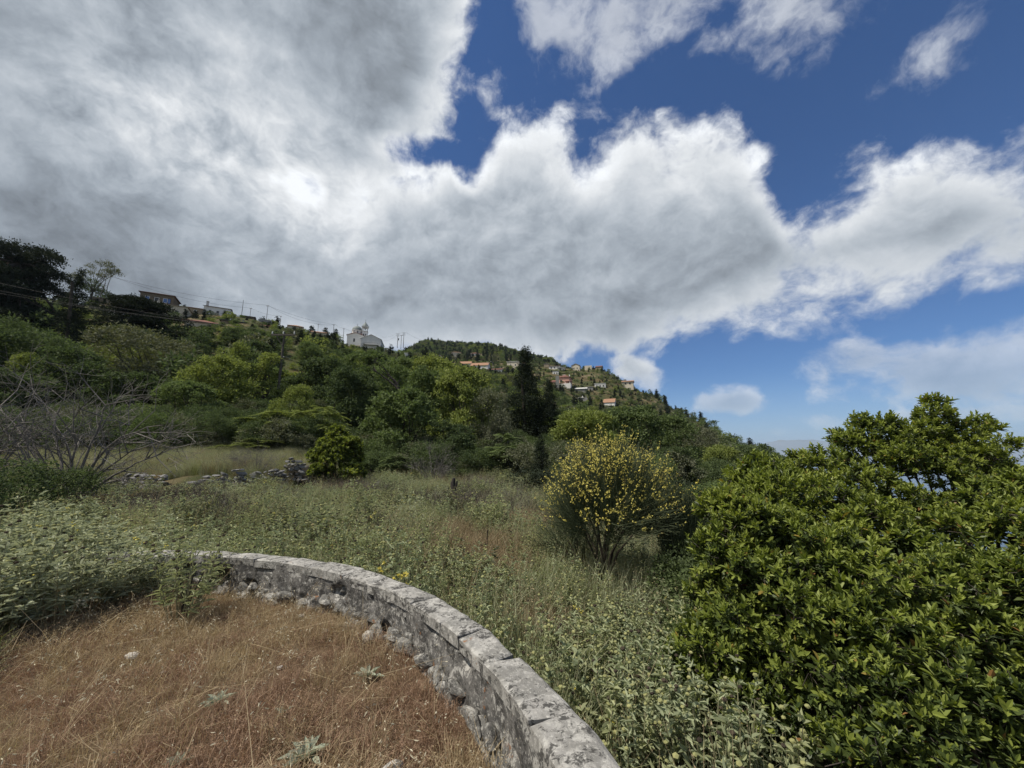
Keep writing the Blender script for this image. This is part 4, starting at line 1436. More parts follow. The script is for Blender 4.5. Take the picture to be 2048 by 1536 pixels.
pole('m', 'thin pole by the end of the low annex', 1000, 735, 755, 272, 0.11, ((0.3, 0.5),))
pole('n', 'pale wooden pole below the pink house with a bent top bar', 1126, 784, 815, 200, 0.13, ((0.4, 0.7),))
pole('o', 'thin pole beside the tip of the tall cypress', 1021, 722, 746, 300, 0.10, ((0.3, 0.5),))
pole('p', 'fine pole on the crest over the upper row', 1122, 712, 724, 350, 0.10, (), 'polemetal')
pole('q', 'grey street lamp behind the white hut and the tall pole', 580, 716, 742, 88, 0.09, (), 'polemetal', lamp=True, name='street_lamp', group='street lamps in the village')
pole('r', 'thin lamp post left of the long orange roofs', 962, 722, 738, 300, 0.10, (), 'polemetal', lamp=True, name='street_lamp', group='street lamps in the village')


def wire(a, b, sag, label, r=0.03):
    a, b = Vector(a), Vector(b)
    t = np.linspace(0, 1, 17)[:, None]
    p = np.array(a)[None] * (1 - t) + np.array(b)[None] * t
    p[:, 2] -= (4 * t * (1 - t))[:, 0] * sag
    mb = MB()
    tube(mb, p - np.array(a)[None], r, 4)
    o = mb.build('power_line', M['wire'], None, loc=a)
    return tag(o, label, 'power line', 'power lines strung between the poles')


off = [at(-260, y, 40) for y in (500, 525, 534)]
for k, (q, t) in enumerate(zip(off, POLES['near'][1:4])):
    wire(q, t, 0.9, ('upper', 'middle', 'lower')[k] + ' of three wires crossing before the dark cypress to the tall wooden pole', 0.009)
wire(POLES['a'][1], POLES['d'][1], 1.6, 'long upper wire from the leaning ridge pole over the stone house', 0.035)
wire(POLES['a'][2], POLES['c'][1], 2.2, 'long lower wire from the leaning ridge pole over the cream house', 0.035)
wire(POLES['d'][1], POLES['g'][1], 1.2, 'wire running down the skyline from the tall grey pole to the dark pole', 0.035)
wire(POLES['d'][2], POLES['f'][1], 1.6, 'wire running down the skyline from the tall grey pole to the thin pole', 0.035)
wire(POLES['c'][2], POLES['e'][1], 1.0, 'short wire from the thin pole over the brown stone house', 0.035)
wire(POLES['f'][2], POLES['g'][2], 0.6, 'wire between the thin pole and the dark skyline pole', 0.04)
wire(POLES['g'][3], POLES['h'][1], 0.4, 'wire dropping from the dark skyline pole to the church pole', 0.04)
wire(POLES['h'][2], at(722, 668, 222), 0.3, 'wire from the leaning pole to the back of the church', 0.04)
wire(at(764, 674, 215), POLES['i'][1], 1.0, 'upper wire from the balcony house to the transformer pole', 0.04)
wire(at(764, 682, 215), POLES['i'][4], 1.2, 'lower wire from the balcony house to the transformer pole', 0.04)
wire(POLES['i'][3], POLES['k'][1], 0.1, 'short wire joining the transformer pole to the tallest crossarmed pole', 0.04)
wire(POLES['k'][3], at(900, 690, 300), 3.0, 'wire from the tallest crossarmed pole down behind the trees', 0.04)

# ---------------------------------------------------------------- foliage materials
LM = {}
LM['dark'] = leaf_mat('dark_conifer_leaf', (0.018, 0.025, 0.018), (0.040, 0.050, 0.032), 0.8, 0.05, 0.1)
LM['oak'] = leaf_mat('deep_green_leaf', (0.046, 0.066, 0.034), (0.128, 0.162, 0.072), 0.75, 0.08, 0.33, (1.1, 1.2, 0.75))
LM['mid'] = leaf_mat('mid_green_leaf', (0.068, 0.096, 0.040), (0.172, 0.215, 0.088), 0.75, 0.08, 0.35, (1.1, 1.2, 0.75))
LM['lime'] = leaf_mat('lime_green_leaf', (0.110, 0.142, 0.042), (0.255, 0.290, 0.092), 0.7, 0.1, 0.36, (1.15, 1.2, 0.7))
LM['olive'] = leaf_mat('olive_leaf', (0.090, 0.098, 0.064), (0.180, 0.188, 0.125), 0.75, 0.08, 0.2)
LM['laurel'] = leaf_mat('laurel_young_lit_leaf', (0.110, 0.150, 0.030), (0.33, 0.37, 0.080), 0.52, 0.28, 0.30, odd=(0.34, 0.26, 0.07), odd_share=0.012)  # young tip leaves; the brightness of lit tips is also put into this colour
LM['laurel_old_shaded'] = leaf_mat('laurel_old_shaded_leaf', (0.036, 0.058, 0.018), (0.110, 0.140, 0.036), 0.48, 0.32, 0.22, odd=(0.24, 0.13, 0.05), odd_share=0.012)  # older leaves; the shade inside the bush is also put into this colour
LM['phlomis'] = leaf_mat('sage_leaf', (0.31, 0.335, 0.215), (0.52, 0.54, 0.385), 0.9, 0.05, 0.3, (1.05, 1.08, 0.88))
LM['phlomis_green'] = leaf_mat('green_sage_leaf', (0.255, 0.280, 0.150), (0.44, 0.46, 0.27), 0.9, 0.05, 0.3, (1.05, 1.1, 0.8))
LM['field_sage'] = leaf_mat('field_sage_leaf', (0.25, 0.285, 0.165), (0.45, 0.485, 0.320), 0.9, 0.05, 0.3, (1.05, 1.1, 0.82))
LM['stem'] = leaf_mat('sage_stem', (0.20, 0.19, 0.11), (0.30, 0.29, 0.18), 0.9, 0.05, 0.05)
LM['whorl'] = leaf_mat('sage_whorl', (0.22, 0.23, 0.10), (0.34, 0.33, 0.15), 0.9, 0.05, 0.1)
LM['yellow'] = leaf_mat('yellow_petal', (0.66, 0.56, 0.10), (0.77, 0.70, 0.24), 0.7, 0.1, 0.3, (1.1, 1.1, 0.85))
LM['seedhead'] = leaf_mat('dark_seedhead', (0.03, 0.025, 0.02), (0.07, 0.055, 0.04), 0.9, 0.05, 0.0)
LM['broom'] = leaf_mat('broom_stem', (0.060, 0.080, 0.046), (0.140, 0.160, 0.090), 0.7, 0.1, 0.05)
LM['broomwood'] = plain_mat('broom_wood', (0.085, 0.070, 0.055), (0.05, 0.042, 0.034), 8.0)
LM['drygrass'] = leaf_mat('rust_dry_grass', (0.240, 0.155, 0.105), (0.44, 0.315, 0.222), 0.85, 0.08, 0.28, (1.1, 1.0, 0.85))
LM['straw'] = leaf_mat('straw_grass', (0.33, 0.255, 0.155), (0.52, 0.43, 0.28), 0.8, 0.1, 0.3, (1.1, 1.05, 0.85))
LM['bank'] = leaf_mat('bank_dry_grass', (0.135, 0.108, 0.062), (0.245, 0.200, 0.120), 0.85, 0.08, 0.25, (1.1, 1.05, 0.8))
LM['oat'] = leaf_mat('pale_oat_husk', (0.55, 0.50, 0.36), (0.72, 0.68, 0.54), 0.7, 0.1, 0.3, (1.0, 1.0, 0.9))
LM['greengrass'] = leaf_mat('green_grass', (0.155, 0.180, 0.080), (0.300, 0.310, 0.160), 0.7, 0.1, 0.3)
LM['deadtwig'] = leaf_mat('grey_dead_twig', (0.100, 0.088, 0.078), (0.185, 0.165, 0.150), 0.9, 0.05, 0.0)
LM['rosette'] = leaf_mat('felted_grey_leaf', (0.27, 0.31, 0.23), (0.40, 0.43, 0.34), 0.9, 0.05, 0.2, (1, 1.05, 0.9))
LM['palegrass'] = leaf_mat('pale_field_grass', (0.25, 0.275, 0.160), (0.46, 0.47, 0.315), 0.8, 0.08, 0.3, (1.1, 1.08, 0.85))
LM['spent'] = leaf_mat('spent_blossom', (0.26, 0.20, 0.08), (0.40, 0.32, 0.13), 0.85, 0.08, 0.2)
M['bark'] = plain_mat('grey_brown_bark', (0.085, 0.072, 0.06), (0.05, 0.044, 0.038), 5.0, 0.95, 0.05, 0.8, 14.0)
M['deadwood'] = plain_mat('grey_dead_wood', (0.20, 0.185, 0.17), (0.13, 0.12, 0.11), 6.0, 0.9, 0.05, 0.6, 18.0)
M['darkwood'] = plain_mat('dark_bare_wood', (0.035, 0.03, 0.028), (0.05, 0.045, 0.04), 6.0)


# ---------------------------------------------------------------- tree meshes
def crown_mesh(name, lobes, n_clusters, per, L, W, seed, kind=4, sig=0.25, up=0.35, bias=-0.35, aniso=1.0, fold=0.25):
    """Leaves in clusters on the skins of many overlapping lobes; the gaps between clusters stay open."""
    r = np.random.default_rng(seed)
    C = np.array([l[0] for l in lobes], float)
    Rr = np.array([l[1] for l in lobes], float)
    wt = (Rr[:, 0] * Rr[:, 2]) ** 0.9
    which = r.choice(len(lobes), n_clusters, p=wt / wt.sum())
    d = r.normal(size=(n_clusters, 3))
    d = unit(d)
    low = d[:, 2] < bias
    d[low, 2] *= -1
    p = C[which] + Rr[which] * d * r.uniform(0.72, 1.06, (n_clusters, 1))
    q = np.sqrt((((p[:, None] - C[None]) / Rr[None]) ** 2).sum(-1))
    q[np.arange(n_clusters), which] = 9
    keep = (q.min(1) > 0.72) | (r.random(n_clusters) < 0.22)
    p, d = p[keep], d[keep]
    n = len(p)
    cs = r.uniform(0.65, 1.35, n)
    pos = np.repeat(p, per, 0) + r.normal(size=(n * per, 3)) * np.repeat(cs, per)[:, None] * sig * np.array([1, 1, 0.7 * aniso])
    dd = np.repeat(d, per, 0)
    dirs = unit(dd * 0.55 + r.normal(size=dd.shape) * 0.7 + np.array([0, 0, 0.15 * aniso]))
    nr = unit(dd * 0.4 + np.array([0, 0, up]) + r.normal(size=dd.shape) * 0.55)
    s = r.uniform(0.65, 1.25, n * per)
    mb = MB()
    leaves(mb, pos, dirs, nr, L * s, W * s, kind, fold=fold)
    return mb.mesh(name, LM['mid'])


def trunk_mesh(name, h0, r0, ends, seed, n=7, mat=None):
    r = np.random.default_rng(seed)
    mb = MB()
    lean = r.normal(size=2) * 0.06 * h0
    top = np.array([lean[0], lean[1], h0])
    tube(mb, [(0, 0, -0.4), (lean[0] * 0.2, lean[1] * 0.2, h0 * 0.4), top], [r0 * 1.35, r0, r0 * 0.8], n)
    for e in ends:
        e = np.array(e, float)
        m = top * 0.55 + e * 0.45 + r.normal(size=3) * 0.1 * np.linalg.norm(e - top) + np.array([0, 0, -0.08 * np.linalg.norm(e - top)])
        tube(mb, [top - [0, 0, r0 * 0.5], m, e], [r0 * 0.6, r0 * 0.35, r0 * 0.10], 5)
    return mb.mesh(name, mat or M['bark'], True)


KINDS = {}


def kind_broad(seed, H=8.0, W=7.0, n_lobes=28, ncl=1050, per=17, L=0.25, Wd=0.14, tall=False, sig=0.20):
    r = np.random.default_rng(seed)
    lobes = []
    for k in range(n_lobes):
        t = r.uniform(0.06, 1.0)
        ring = math.sin(math.pi * min(max((t - 0.05) * 0.72 + 0.24, 0), 1)) ** 0.7
        a = r.uniform(0, 6.28)
        rad = W / 2 * ring * r.uniform(0.25, 0.80)
        s = W * r.uniform(0.09, 0.19)
        lobes.append(((rad * math.cos(a), rad * math.sin(a), min(t * H * 0.9, H - s * 1.1)), (s, s, s * r.uniform(0.8, 1.25) * (1.4 if tall else 1))))
    for k in range(7):
        # leaders that break the outline
        a, rad = r.uniform(0, 6.28), W / 2 * r.uniform(0.05, 0.75)
        s = W * r.uniform(0.055, 0.085)
        top_ = H * (1.0 - 0.42 * (rad / (W / 2)) ** 1.5) * r.uniform(0.93, 1.0)
        lobes.append(((rad * math.cos(a), rad * math.sin(a), top_ - s * 1.8), (s, s, s * 2.0)))
    ends = [l[0] for l in lobes[::2]]
    return trunk_mesh('trunk', H * 0.25, 0.02 * H, ends, seed), crown_mesh('crown', lobes, ncl, per, L, Wd, seed + 1, sig=sig), H, W


KINDS['broad'] = [kind_broad(200 + k * 7) for k in range(5)]
KINDS['tall'] = [kind_broad(260 + k * 7, 8, 3.6, 16, 380, 16, 0.19, 0.12, True, 0.17) for k in range(2)]
KINDS['olive'] = [kind_broad(300 + k * 7, 6.5, 8.0, 30, 1100, 18, 0.22, 0.075, False, 0.24) for k in range(3)]
KINDS['bush'] = [kind_broad(340 + k * 7, 2.6, 3.2, 14, 330, 16, 0.105, 0.055, False, 0.12) for k in range(3)]


def kind_column(seed, H=10.0, W=2.0):
    r = np.random.default_rng(seed)
    lobes = []
    for k in range(44):
        t = (k + r.uniform(0, 1)) / 44
        rad = W / 2 * (math.sin(math.pi * min(t * 0.9 + 0.12, 1)) ** 0.6) * (1 - 0.55 * t)
        a = r.uniform(0, 6.28)
        lobes.append(((rad * 0.5 * math.cos(a), rad * 0.5 * math.sin(a), 0.3 + t * (H - 0.9)), (rad * 0.55 + 0.06, rad * 0.55 + 0.06, 0.55)))
    return trunk_mesh('trunk', H * 0.8, 0.12, [], seed), crown_mesh('crown', lobes, 620, 14, 0.22, 0.07, seed + 1, sig=0.12, aniso=3.0), H, W


KINDS['column'] = [kind_column(400), kind_column(407)]


def kind_cone(seed, H=15.0, W=8.5):
    """An old cypress: broad ragged base, a long thin tip."""
    r = np.random.default_rng(seed)
    lobes = []
    for k in range(70):
        t = r.random() ** 0.9
        w = W / 2 * max((1 - t) ** 0.75 * (1.0 if t > 0.12 else 0.75), 0.035)
        if t > 0.62:
            w *= 0.62
        a = r.uniform(0, 6.28)
        rr = w * r.uniform(0.2, 0.85)
        s = 0.28 + w * 0.22
        lobes.append(((rr * math.cos(a), rr * math.sin(a), 0.4 + t * (H - 1.0)), (s, s, s * r.uniform(0.8, 1.3))))
    lobes += [((0, 0, H * q), (0.26 + 1.6 * (0.98 - q), 0.26 + 1.6 * (0.98 - q), 0.75)) for q in (0.64, 0.69, 0.74, 0.79, 0.84, 0.88, 0.92, 0.955)] * 2
    return trunk_mesh('trunk', H * 0.72, 0.2, [], seed), crown_mesh('crown', lobes, 1800, 17, 0.26, 0.09, seed + 1, sig=0.22, aniso=1.6), H, W


KINDS['cone'] = [kind_cone(420), kind_cone(427)]


def kind_spread(seed, H=12.0, W=13.0, flat=0.6):
    """A wide old conifer: limbs reach out and carry flat ragged plates of foliage."""
    r = np.random.default_rng(seed)
    lobes, ends = [], []
    for k in range(30):
        t = 0.14 + 0.86 * (k + r.random()) / 30
        a = k * 2.4 + r.uniform(-.4, .4)
        reach = W / 2 * (1.02 - 0.62 * t ** 1.7) * r.uniform(0.55, 1.0)
        e = np.array([reach * math.cos(a), reach * math.sin(a), t * H * 0.93 + r.uniform(-.3, .3)])
        ends.append(e)
        for f in (1.0, 0.72, 0.45):
            s = W * r.uniform(0.055, 0.10)
            lobes.append((e * np.array([f, f, 1]) + np.array([r.uniform(-.5, .5), r.uniform(-.5, .5), r.uniform(-.3, .35) - (1 - f) * 0.6]), (s * 1.25, s * 1.25, s * flat * r.uniform(0.9, 1.5))))
    lobes.append(((0, 0, H * 0.93), (0.9, 0.9, 0.7)))
    mb = trunk_mesh('trunk', H * 0.8, 0.35, ends, seed)
    return mb, crown_mesh('crown', lobes, 3400, 17, 0.30, 0.12, seed + 1, sig=0.26, up=0.7), H, W


KINDS['spread'] = [kind_spread(440), kind_spread(447)]


def kind_sparse(seed, H=9.0, W=6.5):
    r = np.random.default_rng(seed)
    lobes = []
    for k in range(13):
        a, t = r.uniform(0, 6.28), r.uniform(0.45, 0.95)
        rad = W / 2 * r.uniform(0.25, 0.9)
        s = r.uniform(0.5, 0.95)
        lobes.append(((rad * math.cos(a), rad * math.sin(a), t * H), (s, s, s * 0.8)))
    return trunk_mesh('trunk', H * 0.32, 0.16, [l[0] for l in lobes], seed), crown_mesh('crown', lobes, 230, 13, 0.22, 0.13, seed + 1, sig=0.26), H, W


KINDS['sparse'] = [kind_sparse(460)]


def kind_feather(seed, H=4.5, W=4.0):
    """Tree of heaven: whorls of long drooping fronds, each a rib with leaflet pairs."""
    r = np.random.default_rng(seed)
    tops = [np.array([0, 0, H * 0.9])] + [np.array([r.uniform(-1, 1) * W * 0.33, r.uniform(-1, 1) * W * 0.33, H * r.uniform(0.45, 0.85)]) for _ in range(9)]
    mb = MB()
    for t in tops:
        nf = 17
        a = r.uniform(0, 6.28, nf) 
        el = r.uniform(-0.05, 0.75, nf)
        flen = r.uniform(0.75, 1.15, nf)
        for k in range(nf):
            d = np.array([math.cos(a[k]) * math.cos(el[k]), math.sin(a[k]) * math.cos(el[k]), math.sin(el[k])])
            q = np.linspace(0.15, 1, 10)[:, None]
            rib = t + d * q * flen[k] + np.array([0, 0, -1]) * (q ** 2) * 0.42 * flen[k]
            tang = unit(np.gradient(rib, axis=0))
            side = unit(np.cross(tang, [0, 0, 1]))
            for sg in (1, -1):
                ld = unit(side * sg + tang * 0.45 + np.array([0, 0, -0.25]))
                leaves(mb, rib, ld, np.array([[0, 0, 1.0]]) + r.normal(size=rib.shape) * 0.15, 0.24 * (1.15 - np.abs(q[:, 0] - 0.5)), 0.085, 4)
    return trunk_mesh('trunk', H * 0.35, 0.05, tops, seed, 5), mb.mesh('crown', LM['lime']), H, W


KINDS['feather'] = [kind_feather(470), kind_feather(477)]


def kind_hill(seed, H=5.0, W=5.0, shape='round'):
    r = np.random.default_rng(seed)
    if shape == 'column':
        lobes = [((0, 0, H * q), (W * 0.5 * (1.05 - q) + 0.12,) * 2 + (H * 0.09,)) for q in np.linspace(0.1, 0.95, 10)]
    else:
        lobes = []
        for k in range(9):
            a, rad, t = r.uniform(0, 6.28), W * r.uniform(0.08, 0.33), r.uniform(0.35, 0.82)
            s = W * r.uniform(0.16, 0.26)
            lobes.append(((rad * math.cos(a), rad * math.sin(a), t * H), (s, s, s * 0.8)))
        for k in range(5):
            a = r.uniform(0, 6.28)
            lobes.append(((W * 0.3 * math.cos(a), W * 0.3 * math.sin(a), 0.16 * H), (W * 0.2, W * 0.2, W * 0.17)))
    return trunk_mesh('trunk', H * 0.35, 0.14, [l[0] for l in lobes[:4]], seed, 5), crown_mesh('crown', lobes, 130, 9, 0.46, 0.24, seed + 1, sig=0.28), H, W


KINDS['hill'] = [kind_hill(500 + 7 * k) for k in range(6)]
KINDS['hillcol'] = [kind_hill(560, 6.0, 1.6, 'column'), kind_hill(567, 6.0, 1.9, 'column')]


def set_mat(o, mat):
    o.material_slots[0].link = 'OBJECT'
    o.material_slots[0].material = mat


N_TREE = [0]


def tree(kind, name, x, y, h, w, label, cat='tree', group=None, mat='mid', variant=None, z=None):
    vs = KINDS[kind]
    N_TREE[0] += 1
    tk, cr, H, W = vs[(N_TREE[0] if variant is None else variant) % len(vs)]
    z = ground1(x, y) if z is None else z
    root = thing(name, (x, y, z - 0.1), label, cat, group, (N_TREE[0] * 2.399) % 6.283)
    root.scale = (w / W, w / W, h / H)
    link('trunk', tk, root)
    set_mat(link('crown', cr, root), LM[mat])
    return root


def tree_px(kind, name, px, ytop, wpx, dist, label, cat='tree', group=None, mat='mid', variant=None, low=0.0):
    if kind == 'broad' and dist < 50 and px > 250:
        wpx, ytop = wpx * 0.86, ytop - 9
    p = at(px, ytop, dist)
    kk = dist * (math.cos(PITCH) + (p.z - EYE) / dist * math.sin(PITCH)) / FPX
    g = ground1(p.x, dist)
    return tree(kind, name, p.x, dist, max(p.z - g + 0.1, 0.8), wpx * kk, label, cat, group, mat, variant)


G1 = 'trees in the belt behind the field'
for a in [
    ('spread', 'cypress_tree', 44, 487, 210, 72, 'huge dark ragged cypress towering over the slope under the wires', 'dark', 0),
    ('spread', 'cypress_tree', -70, 520, 240, 66, 'dark ragged cypress cut off by the picture edge beside the huge one', 'dark', 1),
    ('column', 'cypress_tree', 165, 536, 46, 62, 'slender black green cypress standing close against the huge ragged one', 'dark', 0),
    ('spread', 'cypress_tree', 287, 597, 185, 76, 'dark spreading cypress with wide rounded head below the stone house', 'dark', 1),
    ('sparse', 'ridge_tree', 196, 521, 66, 127, 'thin leaved tree showing its branches against grey cloud on the ridge', 'olive', 0),
    ('bush', 'round_bush', 191, 562, 58, 128, 'dark bush at the foot of the thin leaved ridge tree', 'oak', 0),
    ('olive', 'olive_tree', 302, 664, 232, 46, 'broad grey green olive tree below the dark spreading cypress', 'olive', 0),
    ('olive', 'olive_tree', 66, 648, 210, 45, 'dull grey green tree under the huge ragged cypress', 'oak', 1),
    ('broad', 'leafy_tree', -40, 640, 180, 40, 'grey green tree at the picture edge above the bare grey tree', 'oak', 0),
    ('broad', 'leafy_tree', 160, 694, 160, 39, 'tree with bright lime green top left of the broad olive', 'oak', 1),
    ('broad', 'leafy_tree', 262, 748, 160, 36, 'dense dull tree right behind the bare grey branches', 'oak', 2),
    ('broad', 'leafy_tree', 36, 744, 150, 33, 'tree with pale leaf tips above the bare branches at the picture edge', 'oak', 3),
    ('broad', 'leafy_tree', 378, 772, 150, 31, 'bright leaved tree at the right end of the bare grey branches', 'mid', 4),
    ('broad', 'leafy_tree', 452, 716, 160, 37, 'tall yellowish green tree left of the tall wooden power pole', 'lime', 0),
    ('tall', 'upright_tree', 482, 684, 66, 40, 'narrow lime green tree rising to a point beside the broad olive', 'lime', 0),
    ('tall', 'upright_tree', 536, 704, 76, 42, 'second narrow lime green tree nearest the tall wooden power pole', 'lime', 1),
    ('broad', 'leafy_tree', 592, 776, 96, 29.5, 'small lime green tree at the foot of the tall power pole', 'lime', 1),
    ('feather', 'feathery_tree', 556, 816, 130, 27, 'feathery light green tree of heaven left of the round laurel bush', 'lime', 0),
    ('feather', 'feathery_tree', 648, 806, 110, 29, 'feathery light green tree standing right above the round laurel bush', 'lime', 1),
    ('feather', 'feathery_tree', 512, 874, 90, 25, 'low feathery sapling on the grassy bank above the dry stones', 'lime', 1),
    ('feather', 'feathery_tree', 452, 888, 70, 24.5, 'smallest feathery sapling on the grassy bank', 'lime', 0),
    ('feather', 'feathery_tree', 1006, 862, 100, 28, 'feathery sapling in the shade left of the tall cypress', 'mid', 0),
    ('feather', 'feathery_tree', 790, 905, 70, 25, 'feathery sapling under the big dark green tree', 'mid', 1),
    ('broad', 'leafy_tree', 648, 716, 140, 47, 'dense dark green tree right of the tall wooden power pole', 'oak', 2),
    ('broad', 'leafy_tree', 704, 748, 140, 40, 'dull green tree with reddish tips behind the feathery trees', 'oak', 3),
    ('broad', 'leafy_tree', 742, 704, 150, 62, 'light topped tree right under the balcony house', 'mid', 4),
    ('broad', 'leafy_tree', 812, 712, 130, 60, 'pale green tree behind the dark bare limb', 'mid', 0),
    ('broad', 'leafy_tree', 874, 708, 140, 58, 'light green tree in front of the long orange roof', 'lime', 1),
    ('broad', 'leafy_tree', 806, 778, 200, 31, 'big dark green tree at the back of the field', 'mid', 2),
    ('broad', 'leafy_tree', 864, 748, 150, 39, 'tree rising behind the big dark green one', 'mid', 3),
    ('broad', 'leafy_tree', 926, 744, 170, 37, 'yellow green tree with loose crown in the middle of the belt', 'lime', 4),
    ('olive', 'grey_tree', 978, 782, 120, 36, 'soft grey green tree just left of the tall cypress', 'olive', 2),
    ('broad', 'leafy_tree', 900, 850, 150, 30, 'shaded tree in the hollow behind the grey dead brush', 'oak', 0),
    ('cone', 'cypress_tree', 1050, 698, 150, 46, 'tall dark cypress with pointed tip in the middle of the view', 'dark', 0),
    ('cone', 'cypress_tree', 1098, 762, 100, 45, 'lower dark cypress joined to the right side of the pointed one', 'dark', 1),
    ('cone', 'cypress_tree', 1012, 800, 90, 44, 'lower dark cypress at the left side of the pointed one', 'dark', 1),
    ('column', 'cypress_tree', 1082, 868, 42, 22, 'slim young cypress right beside the yellow broom', 'dark', 1),
    ('broad', 'leafy_tree', 1168, 818, 190, 31, 'bright yellow green tree right behind the flowering broom', 'lime', 2),
    ('broad', 'leafy_tree', 1262, 822, 180, 35, 'green tree behind the right half of the flowering broom', 'mid', 3),
    ('broad', 'leafy_tree', 1336, 840, 150, 40, 'soft green tree between the broom and the olive', 'mid', 4),
    ('olive', 'olive_tree', 1398, 856, 150, 44, 'brownish grey olive tree on the right end of the belt', 'olive', 0),
    ('broad', 'leafy_tree', 1350, 902, 130, 27, 'dull tree above the dark leafless broom', 'oak', 1),
    ('broad', 'leafy_tree', 1440, 893, 110, 34, 'vivid green tree before the dark end of the ridge', 'lime', 2),
    ('broad', 'leafy_tree', 1500, 890, 120, 60, 'dark tree where the ridge drops away behind the laurels', 'oak', 3),
    ('broad', 'leafy_tree', 1544, 908, 90, 52, 'last dark tree of the ridge against the hazy sky', 'oak', 4),
    ('broad', 'leafy_tree', 1462, 940, 150, 26, 'shaded green tree tucked behind the front laurel', 'oak', 0),
]:
    kind, name, px, yt, wp, dist, lab, mat, var = a
    tree_px(kind, name, px, yt, wp, dist, lab, 'bush' if 'bush' in name else 'tree', G1, mat, var)

# fill of the belt: further crowns seen only as tops and gaps between the named ones
r_ = np.random.default_rng(77)
line = ([-200, 0, 200, 400, 600, 800, 1000, 1200, 1400, 1560], [640, 668, 716, 742, 738, 742, 790, 840, 890, 938])
for k, px in enumerate(np.arange(-190, 1560, 52)):
    px = px + r_.uniform(-16, 16)
    yt = np.interp(px, *line) + r_.uniform(-14, 26)
    tree_px('olive' if r_.random() < 0.25 else 'broad', 'leafy_tree', px, yt, r_.uniform(120, 170), r_.uniform(46, 56), 'leafy green tree seen as a crown among others in the thick of the belt', 'tree',
            'crowns in the thick of the belt', r_.choice(['oak', 'mid', 'mid', 'lime', 'oak']))
for k, px in enumerate(list(np.arange(-150, 470, 62)) + list(np.arange(730, 1500, 58))):
    px = px + r_.uniform(-14, 14)
    d = r_.uniform(25.5, 29) if px > 600 else r_.uniform(23.5, 26)
    if px > 1080:
        d = r_.uniform(17, 24)
    p = at(px, 960, d)
    tree('bush', 'field_edge_bush', p.x, d, r_.uniform(1.5, 2.9), r_.uniform(2.4, 3.8), 'low dark bush along the foot of the tree belt', 'bush', 'low bushes along the back edge of the field', r_.choice(['oak', 'oak', 'mid', 'dark']))

# thicket at the left edge and the round laurel bush by the dry stones
for px, yt, wp, d, lab, mt in [(40, 912, 210, 10.5, 'dark green leafy thicket at the picture edge under the bare grey tree', 'oak'), (150, 940, 130, 11.5, 'smaller dark green bush beside the thicket and the dry stone wall', 'oak'),
                               (-60, 930, 190, 9.5, 'dark green bush cut by the picture edge left of the thicket', 'oak')]:
    tree_px('bush', 'green_bush', px, yt, wp, d, lab, 'bush', 'bushes left of the dry stone walls', mt)


